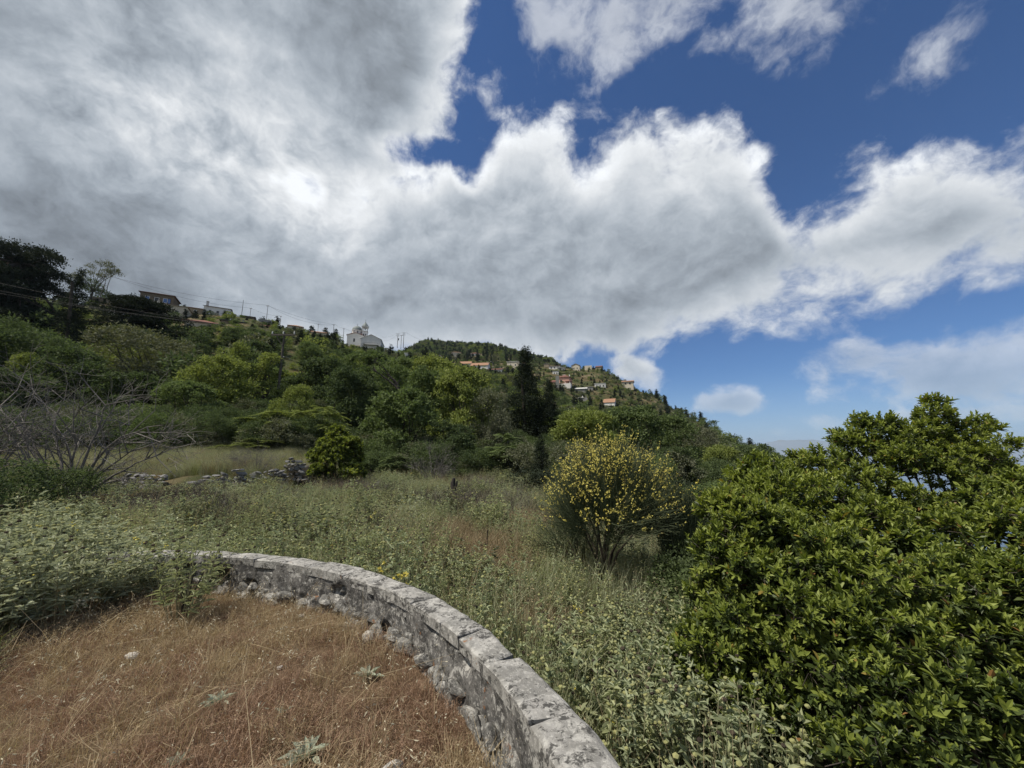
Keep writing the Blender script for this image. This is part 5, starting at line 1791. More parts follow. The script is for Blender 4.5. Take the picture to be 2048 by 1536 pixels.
# ---------------------------------------------------------------- laurels
def laurel(name, label, lobes_px, seed, base_px, density=1.0, own_leaves=300, mat='laurel', L=0.080, Wd=0.034, group='laurels crowding the right hand side', axial=True):
    """Bush of upright leafy shoots on many lobes; the leaves that show largest are objects of their own."""
    r = np.random.default_rng(seed)
    lobes = [(np.array(at(px, py, d)), rad * 0.86) for px, py, d, rad in lobes_px]
    clumps = []
    for c, rad in lobes:
        clumps.append((c, rad * 0.72))
        for _ in range(7):
            d = unit(r.normal(size=3))
            d[2] = abs(d[2]) * 0.9 - 0.15
            q = r.uniform(0.30, 0.46) * rad
            clumps.append((c + d * (rad * 1.02 - q * 0.8), q))
    main, lobes = lobes, clumps
    C = np.array([l[0] for l in lobes])
    R = np.array([l[1] for l in lobes])
    bx, bd = base_px
    p0 = at(bx, 900, bd)
    base = Vector((p0.x, bd, ground1(p0.x, bd)))
    root = thing(name, base, label, 'bush', group)
    P, D, Cc = [], [], []
    for c, rad in lobes:
        n = int(max(185 * rad * rad * 4 * density, 3))
        d = unit(r.normal(size=(n, 3)))
        d[:, 2] = np.where(d[:, 2] < -0.5, -d[:, 2], d[:, 2])
        q = r.uniform(0.62, 1.08, (n, 1)) * (1 + 0.24 * sines(d * 1.0 + c, seed, 4.5, 2)[:, None])
        P.append(c + d * rad * q * np.array([1, 1, 0.95]))
        D.append(unit(d * 0.75 + np.array([0, 0, 0.62]) + r.normal(size=d.shape) * 0.28))
        Cc.append(np.repeat(c[None], n, 0))
    P, D, Cc = np.concatenate(P), np.concatenate(D), np.concatenate(Cc)
    q = np.linalg.norm(P[:, None] - C[None], axis=-1) / R[None]
    inside = (q < 0.66).sum(1)
    keep = (inside == 0) | (r.random(len(P)) < 0.25)
    P, D = P[keep], D[keep]
    n = len(P)
    per = 15
    t = np.tile(np.linspace(0.0, 1, per) ** 0.8, n)
    slen = np.repeat(r.uniform(0.08, 0.19, n), per)
    DD = np.repeat(D, per, 0)
    ang = np.tile(np.arange(per) * 2.4, n) + np.repeat(r.uniform(0, 6.28, n), per)
    ref = unit(np.cross(DD, np.array([[0.3, 0.5, 0.1]])))
    ref2 = np.cross(DD, ref)
    rad = ref * np.cos(ang)[:, None] + ref2 * np.sin(ang)[:, None]
    pos = np.repeat(P, per, 0) + DD * (slen * t)[:, None] - DD * (slen * 0.5)[:, None]
    spread = (1.15 - 0.85 * t)[:, None] + r.normal(size=(n * per, 1)) * 0.12
    ld = unit(DD * 0.62 + rad * spread + r.normal(size=DD.shape) * 0.10 + np.array([0, 0, 0.05]))
    ln = unit(DD * 0.8 - rad * 0.25 + np.array([0, 0, 0.35]) + r.normal(size=DD.shape) * 0.22)
    s = r.uniform(0.55, 1.2, n * per) * (1.1 - 0.35 * t) * np.repeat(r.uniform(0.75, 1.25, n), per)
    pos = pos - np.array(base)
    # the largest to the eye: near, and on the outside
    eye = np.array([0, 0, EYE]) - np.array(base)
    dist = np.linalg.norm(pos - eye, axis=1)
    face = np.abs((unit(eye - pos) * ln).sum(1))
    outer = np.repeat(np.where(inside[keep] == 0, 1.0, 0.2), per)
    # those whose shoot lies on the side of its bush that faces the viewer
    toward = np.repeat((unit(np.array([0, 0, EYE]) - P) * unit(P - Cc[keep])).sum(1), per)
    score = s * (0.3 + face) / dist ** 1.3 * outer * np.clip(toward + 0.35, 0.02, 1)
    big = np.zeros(n * per, bool)
    big[np.argsort(-score)[:own_leaves]] = True
    mb = MB()
    sm = ~big
    young = (t + r.normal(size=n * per) * 0.22 + np.repeat(r.normal(size=n) * 0.22, per) > (0.42 if mat == 'laurel' else 0.75))  # split by leaf age, which also paints lit tips against a shaded interior
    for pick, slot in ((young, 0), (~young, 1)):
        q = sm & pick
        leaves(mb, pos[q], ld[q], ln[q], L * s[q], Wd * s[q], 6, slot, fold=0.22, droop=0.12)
    o = mb.build('foliage', [LM['laurel'], LM['laurel_old_shaded']], root)
    o['kind'] = 'stuff'
    mb = MB()
    leaves(mb, np.zeros((1, 3)), np.array([[1.0, 0, 0]]), np.array([[0, 0, 1.0]]), L, Wd, 6, fold=0.22, droop=0.12)
    me_y, me_o = mb.mesh('leaf', LM['laurel']), mb.mesh('leaf', LM['laurel_old_shaded'])
    for k in np.nonzero(big)[0]:
        me = me_y if young[k] else me_o
        d, nn = ld[k], ln[k]
        sd_ = unit(np.cross(d, nn))
        up = np.cross(sd_, d)
        m = Matrix(((d[0], -sd_[0], up[0], 0), (d[1], -sd_[1], up[1], 0), (d[2], -sd_[2], up[2], 0), (0, 0, 0, 1)))
        q = bpy.data.objects.new('leaf', me)
        COL.objects.link(q)
        q.parent = root
        q.matrix_local = Matrix.Translation(Vector(pos[k])) @ m @ Matrix.Scale(float(s[k]), 4)
    # wood: stems from the ground to the lobes and out to the shoots
    mb = MB()
    stems = [np.array([r.uniform(-.25, .25), r.uniform(-.2, .2), -0.2]) for _ in range(4)]
    for k, (c, rad_) in enumerate(main):
        e = c - np.array(base)
        s0 = stems[k % 4]
        m1 = s0 * 0.5 + e * 0.5 + np.array([r.uniform(-.2, .2), r.uniform(-.2, .2), -0.15])
        tube(mb, [s0, m1, e], [0.045, 0.026, 0.009], 6)
    near_l = np.argmin(np.linalg.norm(P[:, None] - C[None], axis=-1), 1)
    fr = r.uniform(0.4, 0.7, (len(P), 1))
    rods(mb, C[near_l] * (1 - fr) + P * fr - np.array(base) + r.normal(size=P.shape) * 0.04, P - np.array(base), 0.0045, 0.002, bend=r.normal(size=P.shape) * 0.03)
    mb.build('branches', M['bark'], root, smooth=True)
    return root


laurel('laurel_bush', 'bright green laurel bush nearest to the dark leafless broom',
       [(1500, 1060, 4.4, .50), (1545, 1010, 4.7, .5), (1590, 1100, 4.1, .5), (1480, 1160, 4.1, .42), (1570, 1210, 3.8, .5), (1490, 1250, 3.9, .42), (1440, 1190, 4.3, .36), (1455, 1330, 4.0, .36), (1640, 1180, 3.8, .42), (1560, 1320, 3.7, .42),
        (1412, 1400, 3.9, .34), (1500, 990, 5.2, .45), (1425, 1290, 4.0, .42), (1395, 1360, 3.9, .36), (1460, 1450, 3.6, .4), (1375, 1450, 3.8, .30), (1455, 1110, 4.3, .45), (1470, 1030, 4.6, .42), (1530, 960, 5.2, .42)], 601, (1560, 4.6))
laurel('laurel_tree', 'tallest laurel whose loose crown stands up against the sky',
       [(1880, 845, 5.9, .34), (1845, 885, 5.9, .45), (1925, 880, 5.9, .42), (1760, 872, 6.0, .36), (1715, 905, 6.0, .42), (1800, 925, 5.7, .5), (1980, 930, 6.0, .36), (1900, 960, 5.6, .5), (1640, 945, 5.8, .45), (1690, 980, 5.5, .5),
        (1590, 965, 6.2, .38), (2012, 892, 6.2, .2), (1780, 1000, 5.3, .5), (1722, 850, 6.1, .2), (1595, 918, 6.2, .17), (1865, 812, 6.0, .2), (1650, 1050, 6.0, .6), (1750, 1060, 6.0, .6), (1850, 1050, 6.2, .6), (1950, 1030, 6.3, .6), (2050, 1000, 6.5, .6), (1800, 885, 5.9, .45), (1850, 935, 5.8, .5), (1925, 925, 5.8, .5), (1965, 862, 6.0, .28), (1995, 965, 5.9, .45), (1745, 930, 5.9, .5), (1700, 880, 6.1, .26)], 613, (1860, 5.8), 0.85)
laurel('laurel_bush', 'rounded laurel bush in the middle between the front bush and the tall crown',
       [(1750, 1065, 4.2, .42), (1700, 1110, 4.0, .42), (1800, 1120, 4.0, .45), (1740, 1190, 3.6, .48), (1850, 1190, 3.6, .45), (1680, 1260, 3.5, .4), (1790, 1290, 3.3, .42), (1640, 1010, 4.9, .42)], 627, (1760, 4.3))
laurel('laurel_bush', 'laurel bush cut off by the picture edge under the tall crown',
       [(1990, 1050, 4.4, .5), (2060, 1010, 4.5, .5), (1930, 1080, 4.2, .45), (2040, 1090, 4.0, .5), (1980, 1180, 3.7, .5), (2090, 1200, 3.6, .5), (1920, 1260, 3.5, .4), (2050, 1300, 3.3, .45), (2130, 1060, 4.2, .5)], 633, (2010, 4.4))
laurel('laurel_bush', 'lowest laurel bush in deep shade at the bottom of the picture',
       [(1700, 1400, 3.2, .36), (1800, 1430, 3.0, .38), (1900, 1400, 3.0, .36), (1620, 1440, 3.4, .32), (1740, 1530, 2.9, .34), (1880, 1530, 2.8, .34), (2010, 1440, 2.9, .36), (2080, 1520, 2.8, .34), (1540, 1500, 3.5, .28)], 641, (1800, 3.3), 0.85, mat='laurel_old_shaded')  # mostly the darker leaves: part of its deep shade is painted in
laurel('laurel_bush', 'round glossy laurel bush on its own beside the narrow stack of dry stones',
       [(672, 892, 21.5, 1.05), (642, 915, 21.2, 1.0), (700, 915, 21.2, 1.0), (668, 930, 20.6, 1.15), (642, 950, 20.6, .8), (704, 950, 20.6, .8), (672, 868, 21.7, .6), (655, 900, 20.9, 1.0), (692, 900, 20.9, 1.0)], 655, (672, 21.3), 0.5, 0, 'laurel_old_shaded', 0.15, 0.075, 'bushes left of the dry stone walls')


# ---------------------------------------------------------------- broom
def broom(label, px, pyb, dist, top_px, width_px, n, flowers, seed, mat='broom', low=0.5):
    r = np.random.default_rng(seed)
    p = at(px, pyb, dist)
    base = Vector((p.x, dist, ground1(p.x, dist)))
    t = at(top_px[0], top_px[1], dist)
    H = t.z - base.z
    W = width_px * dist / FPX / 2
    off = t.x - base.x
    root = thing('broom_shrub', base, label, 'shrub', 'broom shrubs beside the laurels')
    mb = MB()
    nb = 16
    ends = []
    for k in range(nb):
        a = k * 2.4
        f = math.sqrt((k + 0.5) / nb)
        e = np.array([math.cos(a) * W * 0.60 * f + off * 0.6, math.sin(a) * W * 0.62 * f, H * (0.62 - 0.14 * f)])
        m = e * np.array([0.32, 0.32, 0.5]) + r.normal(size=3) * 0.04
        tube(mb, [(r.uniform(-.06, .06), r.uniform(-.06, .06), -0.1), m, e], [0.032, 0.018, 0.007], 5)
        ends.append(e)
        ends.append(m * 0.4 + e * 0.6)
    mb.build('branches', LM['broomwood'], root, smooth=True)
    ends = np.array(ends)
    # green rods: from the branch ends up and out to a rounded head
    a = r.uniform(0, 6.283, n)
    f = np.sqrt(r.random(n))
    head = np.stack([np.cos(a) * f, np.sin(a) * f, np.sqrt(np.clip(1 - f ** 2.4, 0, 1))], 1)
    hz = H * low + (H * (1.02 - low)) * head[:, 2] * r.uniform(0.55, 1.0, n) 
    tip = np.stack([head[:, 0] * W + off, head[:, 1] * W, hz], 1)
    tip *= 1 + 0.05 * r.normal(size=(n, 1))
    src = ends[np.argmin(np.linalg.norm(tip[:, None] * np.array([0.62, 0.62, 0.72]) - ends[None], axis=-1) + r.random((n, len(ends))) * 0.25, 1)]
    src = src + r.normal(size=src.shape) * 0.05
    k = r.uniform(0.15, 0.75, n)[:, None]
    a0 = src * (1 - k) + tip * k
    mb = MB()
    rods(mb, src, tip, 0.0036, 0.0022, bend=np.array([0, 0, -0.03]) + r.normal(size=src.shape) * 0.02)
    m2 = int(n * 1.3)
    i = r.integers(0, n, m2)
    up = unit(unit(tip[i] - src[i]) + np.array([0, 0, 0.5]) + r.normal(size=(m2, 3)) * 0.22)
    st = a0[i] + r.normal(size=(m2, 3)) * 0.02
    rods(mb, st, st + up * r.uniform(0.14, 0.42, (m2, 1)), 0.0028, 0.0018)
    g = mb.build('green_stems', LM[mat], root)
    g['kind'] = 'stuff'
    if flowers:
        sel = np.nonzero((tip[:, 2] > H * (low + 0.10)) & (r.random(n) < 0.5 + 0.4 * (tip[:, 0] < off)))[0]
        sel = sel[np.argsort(-(tip[sel, 2] + 0.9 * np.linalg.norm(tip[sel, :2], axis=1)) + r.random(len(sel)) * 1.0)][:flowers]
        c = np.repeat(tip[sel], 5, 0)
        d = np.repeat(unit(tip[sel] - src[sel]), 5, 0)
        pos = c - d * r.uniform(-0.03, 0.16, (len(c), 1)) + r.normal(size=c.shape) * 0.012
        old = np.repeat(r.random(len(sel)) < 0.22, 5)
        mb = MB()
        for _ in range(3):
            leaves(mb, pos[~old], r.normal(size=pos[~old].shape), r.normal(size=pos[~old].shape), r.uniform(0.015, 0.028, (~old).sum()), 0.017, 4)
        for _ in range(2):
            leaves(mb, pos[old], r.normal(size=pos[old].shape), r.normal(size=pos[old].shape), r.uniform(0.012, 0.022, old.sum()), 0.010, 4, 1)
        q = mb.build('flowers', [LM['yellow'], LM['spent']], root)
        q['kind'] = 'stuff'
    return root


broom('tall rounded broom shrub covered in yellow flowers in the middle of the field', 1205, 1170, 7.0, (1218, 872), 280, 3000, 1250, 701, low=0.36)
broom('dark green broom without flowers squeezed between the flowering one and the laurels', 1368, 1160, 6.5, (1362, 960), 120, 900, 5, 707, low=0.35)
broom('sparse low broom twigs spreading left of the flowering shrub', 1165, 1150, 7.4, (1130, 1015), 130, 300, 7, 711, low=0.3)


# ---------------------------------------------------------------- bare trees and brush
def bare(name, label, base, ends, seed, mat='deadwood', r0=0.07, n1=7, n2=5, n3=3, cat='tree', group='bare grey trees and brush', sag=0.1):
    """Leafless wood: limbs from the base to given ends, each with twigs on its branches."""
    r = np.random.default_rng(seed)
    root = thing(name, base, label, cat, group)
    tr, br = MB(), MB()
    lv = []
    for e in ends:
        e = np.array(e, float)
        ln = np.linalg.norm(e)
        m = e * 0.5 + r.normal(size=3) * ln * 0.07 + np.array([0, 0, ln * sag])
        t = np.linspace(0, 1, 9)[:, None]
        path = 2 * m * t * (1 - t) + e * t * t + r.normal(size=(9, 3)) * ln * 0.007
        path[0] = (0, 0, -0.2)
        tube(tr, path, np.linspace(r0, r0 * 0.16, 9), 6)
        lv.append((path, ln, r0))
    A, B, RA, RB, N = [], [], [], [], []
    for path, ln, rr in lv:
        for _ in range(n1):
            f = r.uniform(1.5, 7.9)
            i = int(f)
            p = path[i] + (path[min(i + 1, 8)] - path[i]) * (f - i)
            d = unit(unit(path[min(i + 1, 8)] - path[i]) * 0.8 + unit(r.normal(size=3)) * 0.8 + np.array([0, 0, 0.12]))
            l1 = ln * r.uniform(0.22, 0.5)
            q = p + d * l1
            mm = (p + q) / 2 + r.normal(size=3) * l1 * 0.08
            tube(br, [p, mm, q], [rr * 0.38, rr * 0.26, rr * 0.12], 4)
            for _k in range(n2):
                g = r.uniform(0.25, 1)
                s0 = p + (q - p) * g
                d2 = unit(d * 0.7 + unit(r.normal(size=3)) * 0.9)
                l2 = l1 * r.uniform(0.3, 0.7)
                e2 = s0 + d2 * l2
                A.append(s0); B.append(e2); RA.append(rr * 0.16); RB.append(rr * 0.07); N.append(l2)
                for _j in range(n3):
                    s1 = s0 + (e2 - s0) * r.uniform(0.2, 1)
                    l3 = l2 * r.uniform(0.3, 0.7)
                    A.append(s1); B.append(s1 + unit(d2 * 0.6 + unit(r.normal(size=3))) * l3); RA.append(rr * 0.09); RB.append(rr * 0.05); N.append(l3)
    N = np.array(N)[:, None]
    rods(br, np.array(A), np.array(B), np.array(RA), np.array(RB), bend=r.normal(size=(len(A), 3)) * 0.07 * N)
    tr.build('trunk', M[mat], root, smooth=True)
    br.build('branches', M[mat], root)
    return root


def bare_px(name, label, px, py, dist, ends_px, seed, **kw):
    p = at(px, py, dist)
    base = Vector((p.x, dist, ground1(p.x, dist)))
    r = np.random.default_rng(seed + 1)
    ends = []
    for ex, ey in ends_px:
        e = at(ex, ey, dist + r.uniform(-0.8, 0.8))
        ends.append(e - base)
    return bare(name, label, base, ends, seed, **kw)


def brush(label, px, dist, H, W, seed, n=14, r0=0.014, **kw):
    p = at(px, 950, dist)
    r = np.random.default_rng(seed)
    a = r.uniform(0, 6.283, n)
    f = np.sqrt(r.random(n))
    ends = np.stack([np.cos(a) * f * W / 2, np.sin(a) * f * W / 2, H * (1.05 - 0.6 * f ** 2)], 1)
    return bare('dead_brush', label, Vector((p.x, dist, ground1(p.x, dist))), ends, seed, r0=r0, cat='shrub', **kw)


bare_px('bare_tree', 'bare grey tree with wide tangled branches before the dark trees', 148, 930, 12.6,
        [(-5, 805), (40, 830), (90, 805), (150, 815), (215, 805), (270, 835), (328, 852), (325, 908), (280, 892), (20, 872), (110, 850)], 803, r0=0.055, n1=9, n2=5, n3=2, sag=0.14)
bare_px('bare_tree', 'bare grey branches reaching in from the picture edge', -70, 930, 12.2, [(50, 812), (20, 850), (80, 845), (-40, 800), (-100, 810), (40, 880)], 809, r0=0.045, n1=7, n2=4, n3=2, sag=0.05)
brush('grey dead brush standing at the back of the field', 868, 23.0, 2.0, 2.6, 815, 16, 0.022, n1=6, n2=5, n3=3)
brush('dry brown brush on top of the broken dry stones', 512, 19.3, 1.2, 2.6, 821, 22, 0.012, n1=6, n2=5, n3=3)
brush('tangle of grey twigs spilling over the tumbled stones', 425, 16.9, 0.7, 2.2, 823, 18, 0.012, n1=6, n2=5, n3=3)
brush('dry grey brush on the bank left of the narrow stack of stones', 470, 19.6, 0.9, 2.0, 825, 18, 0.012, n1=6, n2=5, n3=3)
pz = at(800, 780, 38.5)
bare('bare_tree', 'dark bare limb forking above the green crowns', pz, [at(x, y, 38.5) - pz for x, y in ((742, 738), (765, 730), (778, 752))], 831, 'darkwood', 0.13, 3, 2, 0)
# stump and iron stake in the field
p_ = at(906, 1012, 15.5)
st = thing('tree_stump', (p_.x, 15.5, ground1(p_.x, 15.5)), 'short dark charred stump standing in the sage', 'stump')
mb = MB()
tube(mb, [(0, 0, -0.3), (0.02, 0, 0.5), (-0.03, 0.02, 0.85), (0.01, 0, 1.08)], [0.14, 0.11, 0.10, 0.06], 8)
mb.build('trunk', M['darkwood'], st, smooth=True)
mb = MB()
tube(mb, [(0, 0, 0.6), (0.11, 0, 0.8), (0.14, 0.02, 0.98)], [0.06, 0.05, 0.03], 6)
mb.build('broken_limb', M['darkwood'], st, smooth=True)
M['rust'] = plain_mat('rusty_iron', (0.05, 0.035, 0.028), (0.03, 0.025, 0.022), 9.0, 0.9, 0.2)
p_ = at(974, 1060, 8.0)
st = thing('iron_stake', (p_.x, 8.0, ground1(p_.x, 8.0) - 0.1), 'thin rusty iron stake upright in the dry grass patch', 'stake')
hh = p_.z - ground1(p_.x, 8.0) + 0.1
mb = MB()
tube(mb, [(0, 0, 0), (0.0, 0, hh * 0.5), (0.01, 0, hh)], 0.012, 6)
mb.build('rod', M['rust'], st)
mb = MB()
tube(mb, [(0.01, 0, hh - 0.03), (0.035, 0, hh - 0.01), (0.01, 0.01, hh + 0.02)], 0.006, 5)
mb.build('hook', M['rust'], st)


# ---------------------------------------------------------------- sage (phlomis)
def sage(r, n_stems, H, spread, leaf='phlomis', L=0.075, W=0.026, wh=True, flower=0.12, dark=0.15, rise=(0.1, 0.9)):
    """(foliage, stems, heads) builders: felted leaves in pairs up the stems, round whorls near the top."""
    fo, stm, hd = MB(), MB(), MB()
    for k in range(n_stems):
        a, f = r.uniform(0, 6.283), math.sqrt(r.random())
        b = np.array([math.cos(a), math.sin(a), 0]) * spread * 0.35 * f
        tip = np.array([math.cos(a) * spread * f, math.sin(a) * spread * f, H * r.uniform(0.6, 1.12) * (1 - 0.25 * f * f)])
        mid = (b + tip) / 2 + np.array([0, 0, 0.06]) + r.normal(size=3) * 0.03
        t = np.linspace(0, 1, 12)[:, None]
        path = b * (1 - t) ** 2 + 2 * mid * t * (1 - t) + tip * t * t
        tube(stm, path[::3], [0.005, 0.0042, 0.0035, 0.003], 3)
        lt = np.sort(r.uniform(0.15, 0.98, 11))[:, None]
        pp = b * (1 - lt) ** 2 + 2 * mid * lt * (1 - lt) + tip * lt * lt
        ax = unit(tip - b)
        for sgn in (0, math.pi):
            an = np.arange(11) * 1.57 + r.uniform(0, 6) + sgn
            side = np.stack([np.cos(an), np.sin(an), np.zeros(11)], 1)
            dd = unit(side + ax * r.uniform(*rise, (11, 1)) + np.array([0, 0, -0.05]))
            leaves(fo, pp, dd, np.array([[0, 0, 1.0]]) + r.normal(size=(11, 3)) * 0.65, L * r.uniform(0.7, 1.25, 11) * (1.25 - 0.6 * lt[:, 0]), W * r.uniform(0.8, 1.3, 11), 6, 0, 0.3, 0.45)
        if wh and r.random() < 0.75:
            m = 1 + int(r.random() < 0.5)
            for q in range(m):
                c = path[-1] * (1 - 0.11 * q / H) + np.array([0, 0, -0.09 * q])
                isdark = r.random() < dark
                blobs(hd, c[None] , r.uniform(0.013, 0.021), 2 if isdark else 0, 0.75)
                if r.random() < flower:
                    z = r.normal(size=(9, 3))
                    leaves(hd, c[None] + unit(z) * 0.012, z + [0, 0, 0.3], r.normal(size=(9, 3)), 0.026, 0.016, 4, 1)
    return fo, stm, hd


HEADS = [LM['whorl'], LM['yellow'], LM['seedhead']]
SAGE = []
r_ = np.random.default_rng(900)
for k in range(7):
    fo, stm, hd = sage(r_, 38 if k < 5 else 24, 0.95, 0.48 if k < 5 else 0.40, L=0.088, W=0.017 if k < 5 else 0.012, flower=0.08 if k < 5 else 0.03, dark=0.15 if k < 5 else 0.75, rise=(0.15, 1.4))
    SAGE.append((fo.mesh('foliage', LM['phlomis']), stm.mesh('stems', LM['stem']), hd.mesh('flower_heads', HEADS)))


def sage_bush(px, py, h, label, group, mat='phlomis', var=0, w=1.0, dist=None):
    if dist is None:
        x, _, z = px_dir(px, py)
        t = -EYE / z
        pos = (x * t, t, 0.0)
    else:
        p = at(px, py, dist)
        pos = (p.x, dist, ground1(p.x, dist))
    root = thing('sage_bush', pos, label, 'shrub', group, var * 1.3)
    root.scale = (w, w, h / 0.95)
    fo, stm, hd = SAGE[var if var in (5, 6) and mat == 'phlomis_green' and dist is None else var % 5]
    o = link('foliage', fo, root)
    set_mat(o, LM[mat])
    o['kind'] = 'stuff'
    link('stems', stm, root)['kind'] = 'stuff'
    link('flower_heads', hd, root)['kind'] = 'stuff'
    return root


G2 = 'sage bushes along the left side of the terrace'
sage_bush(366, 1240, 0.86, 'sage bush with dark seed heads standing alone with a bare woody stem', G2, 'phlomis_green', 5, 1.0)
sage_bush(452, 1180, 0.62, 'small green sage bush leaning on the start of the curved wall', G2, 'phlomis_green', 6, 0.8)
ORD = ['first', 'second', 'third', 'fourth', 'fifth', 'sixth', 'seventh']
k = 0
for row, spots_ in (('front', [(-130, 1330, 0.7, 1.0), (-50, 1290, 0.9, 1.1), (40, 1262, 0.88, 1.1), (120, 1248, 0.84, 1.0), (190, 1222, 0.84, 1.0), (258, 1200, 0.46, 0.9), (330, 1190, 0.5, 0.8)]),
                    ('middle', [(-100, 1230, 1.0, 1.2), (-20, 1215, 1.0, 1.1), (70, 1200, 0.98, 1.0), (150, 1180, 0.96, 1.0), (225, 1168, 0.50, 1.0), (300, 1160, 0.40, 0.9), (395, 1165, 0.6, 0.8)]),
                    ('back', [(20, 1170, 1.08, 1.1), (100, 1158, 1.06, 1.0), (185, 1148, 0.72, 1.0)])):
    for j, (px, py, h, w) in enumerate(spots_):
        k += 1
        sage_bush(px, py, h, ORD[j] + ' grey green sage bush from the left in the ' + row + ' row of the terrace mass', G2, 'phlomis', k, w)
# woody foot of the lone bush
x_, _, z_ = px_dir(366, 1240)
mb = MB()
for q in range(4):
    tube(mb, [(x_ * -EYE / z_ + 0.02 * q - 0.03, -EYE / z_, -0.03), (x_ * -EYE / z_ + 0.02 * q - 0.035, -EYE / z_ + 0.02, 0.16), (x_ * -EYE / z_ + 0.07 * q - 0.1, -EYE / z_ + 0.04 * (q % 2), 0.42)], [0.012, 0.009, 0.006], 5)
o = mb.build('woody_stem', M['bark'], None)
lone = [q for q in bpy.data.objects if q.get('label', '').startswith('sage bush with dark seed')][0]
bpy.context.view_layer.update()
o.parent = lone
o.matrix_parent_inverse = lone.matrix_world.inverted()
G3 = 'sage bushes beside the outside of the wall'
for k, (px, py, h, d, mt, lab) in enumerate([(1400, 1330, 0.95, 4.6, 'phlomis_green', 'grey green sage bush with round heads between the wall and the front laurel'), (1330, 1420, 0.9, 3.6, 'field_sage', 'pale grey sage bush low at the foot of the laurels'),
                                             (1260, 1400, 0.8, 3.5, 'phlomis_green', 'sage bush with pale yellow heads just outside the wall'), (1180, 1290, 0.85, 4.4, 'phlomis_green', 'sage bush full of yellowish round heads halfway along the wall'),
                                             (960, 1190, 0.8, 6.2, 'phlomis_green', 'sage bush with tall brown heads in front of the iron stake')]):
    sage_bush(px, py, h, lab, G3, mt, k + 2, 1.0, d)

# ---------------------------------------------------------------- uncountable growth
# field of sage
r_ = np.random.default_rng(950)
SP = []
for k in range(7):
    fo, stm, hd = sage(r_, 13, r_.uniform(0.75, 1.05), 0.30, L=0.075, W=0.014 if k < 5 else 0.022, flower=0.012, dark=0.35, rise=(0.35, 1.5))
    mb = MB()
    for src, off in ((fo, 0), (stm, 1), (hd, 2)):
        for v, f, m in zip(src.v, src.f, src.m):
            base = v
            mb.v.append(v); mb.m.append(m + off); mb.f.append(f + mb.n)
        mb.n += src.n
    mats = [LM['field_sage' if k % 2 else 'phlomis_green'], LM['stem']] + HEADS
    SP.append(proto(mb, 'sage_plant', mats))


def tuft(r, n, H, spread, w, mats, seeds=0, bendy=0.5, seedL=0.01):
    mb = MB()
    a, f = r.uniform(0, 6.283, n), np.sqrt(r.random(n))
    b = np.stack([np.cos(a) * f * spread, np.sin(a) * f * spread, np.full(n, -0.01)], 1)
    h = H * r.uniform(0.45, 1.1, n)
    lean = np.stack([np.cos(a), np.sin(a)], 1) * (0.25 * f)[:, None] + r.normal(size=(n, 2)) * 0.3 * bendy
    m = b + np.stack([lean[:, 0] * h * 0.35, lean[:, 1] * h * 0.35, h * 0.6], 1)
    t = b + np.stack([lean[:, 0] * h * 1.25, lean[:, 1] * h * 1.25, h * (1 - 0.25 * np.abs(lean).sum(1))], 1)
    an = r.uniform(0, 6.283, n)
    s = np.stack([np.cos(an), np.sin(an), np.zeros(n)], 1) * w / 2
    v = np.stack([b - s, b + s, m + s * 0.8, m - s * 0.8, t + s * 0.2, t - s * 0.2], 1)
    fcs = (np.arange(n)[:, None, None] * 6 + np.array([[0, 1, 2, 3], [3, 2, 4, 5]])[None]).reshape(-1, 4)
    mb.add(v.reshape(-1, 3), fcs, 0)
    if seeds:
        i = r.integers(0, n, seeds)
        q = r.uniform(0.55, 1.0, seeds)[:, None]
        pos = m[i] * (1 - q) + t[i] * q + r.normal(size=(seeds, 3)) * 0.008
        d = unit(r.normal(size=(seeds, 3)) + np.array([0, 0, 0.4]))
        leaves(mb, pos, d, r.normal(size=(seeds, 3)), seedL * r.uniform(0.7, 1.4, seeds), seedL * 0.45, 4, 1)
    return mb


FIELD_N = 5200
cand = []
r_ = np.random.default_rng(960)
u_ = r_.random(40000)
rr_ = 2.0 * (33.0 / 2.0) ** (u_ ** 0.85)
ff_ = r_.uniform(-1.02, 0.72, 40000)
x_, y_ = rr_ * np.sin(ff_), rr_ * np.cos(ff_)
dt_ = np.hypot(x_ - TC[0], y_ - TC[1])
pxx = 1024 + FPX * x_ / y_
ok = (dt_ > R_OUT + 0.32)
ok &= ~((pxx < 640) & (y_ > 16.3))
ok &= ~((pxx > 1100) & (y_ > 20))
ok &= ~((pxx > 1480) & (y_ < 20))
ok &= y_ < 30
x_, y_, rr_ = x_[ok], y_[ok], rr_[ok]
q_ = np.stack([x_, y_], -1)
patch = sines(q_, 71, 0.75, 2)
dist_mask = np.zeros(len(x_))
for px, py, d, rad in [(950, 1110, 8.3, 1.25), (1000, 1150, 7.0, 0.7), (1060, 1270, 5.0, 0.5), (900, 1070, 10.0, 1.0), (720, 1010, 14, 1.2)]:
    p = at(px, py, d)
    dist_mask = np.maximum(dist_mask, np.exp(-((x_ - p.x) ** 2 + (y_ - d) ** 2) / rad ** 2))
dry = (dist_mask > 0.45) | (patch > 0.62)
bush_d = np.hypot(x_ - at(1205, 1170, 7).x, y_ - 7.0)
dead = (~dry) & (sines(q_, 72, 0.9, 2) > 0.42) & (y_ > 8)


def thin(x, y, spacing, limit):
    """Keep points no closer than a spacing that grows with distance."""
    keep, grid = [], {}
    for i in range(len(x)):
        s = spacing(math.hypot(x[i], y[i]))
        g = (int(x[i] // s), int(y[i] // s), round(s, 1))
        if g in grid:
            continue
        grid[g] = 1
        keep.append(i)
        if len(keep) >= limit:
            break
    return np.array(keep)


dw_all = np.hypot(x_ - TC[0], y_ - TC[1]) - R_OUT


def field(sel, spacing, limit):
    i = np.nonzero(sel)[0]
    return i[thin(x_[i], y_[i], spacing, limit)]


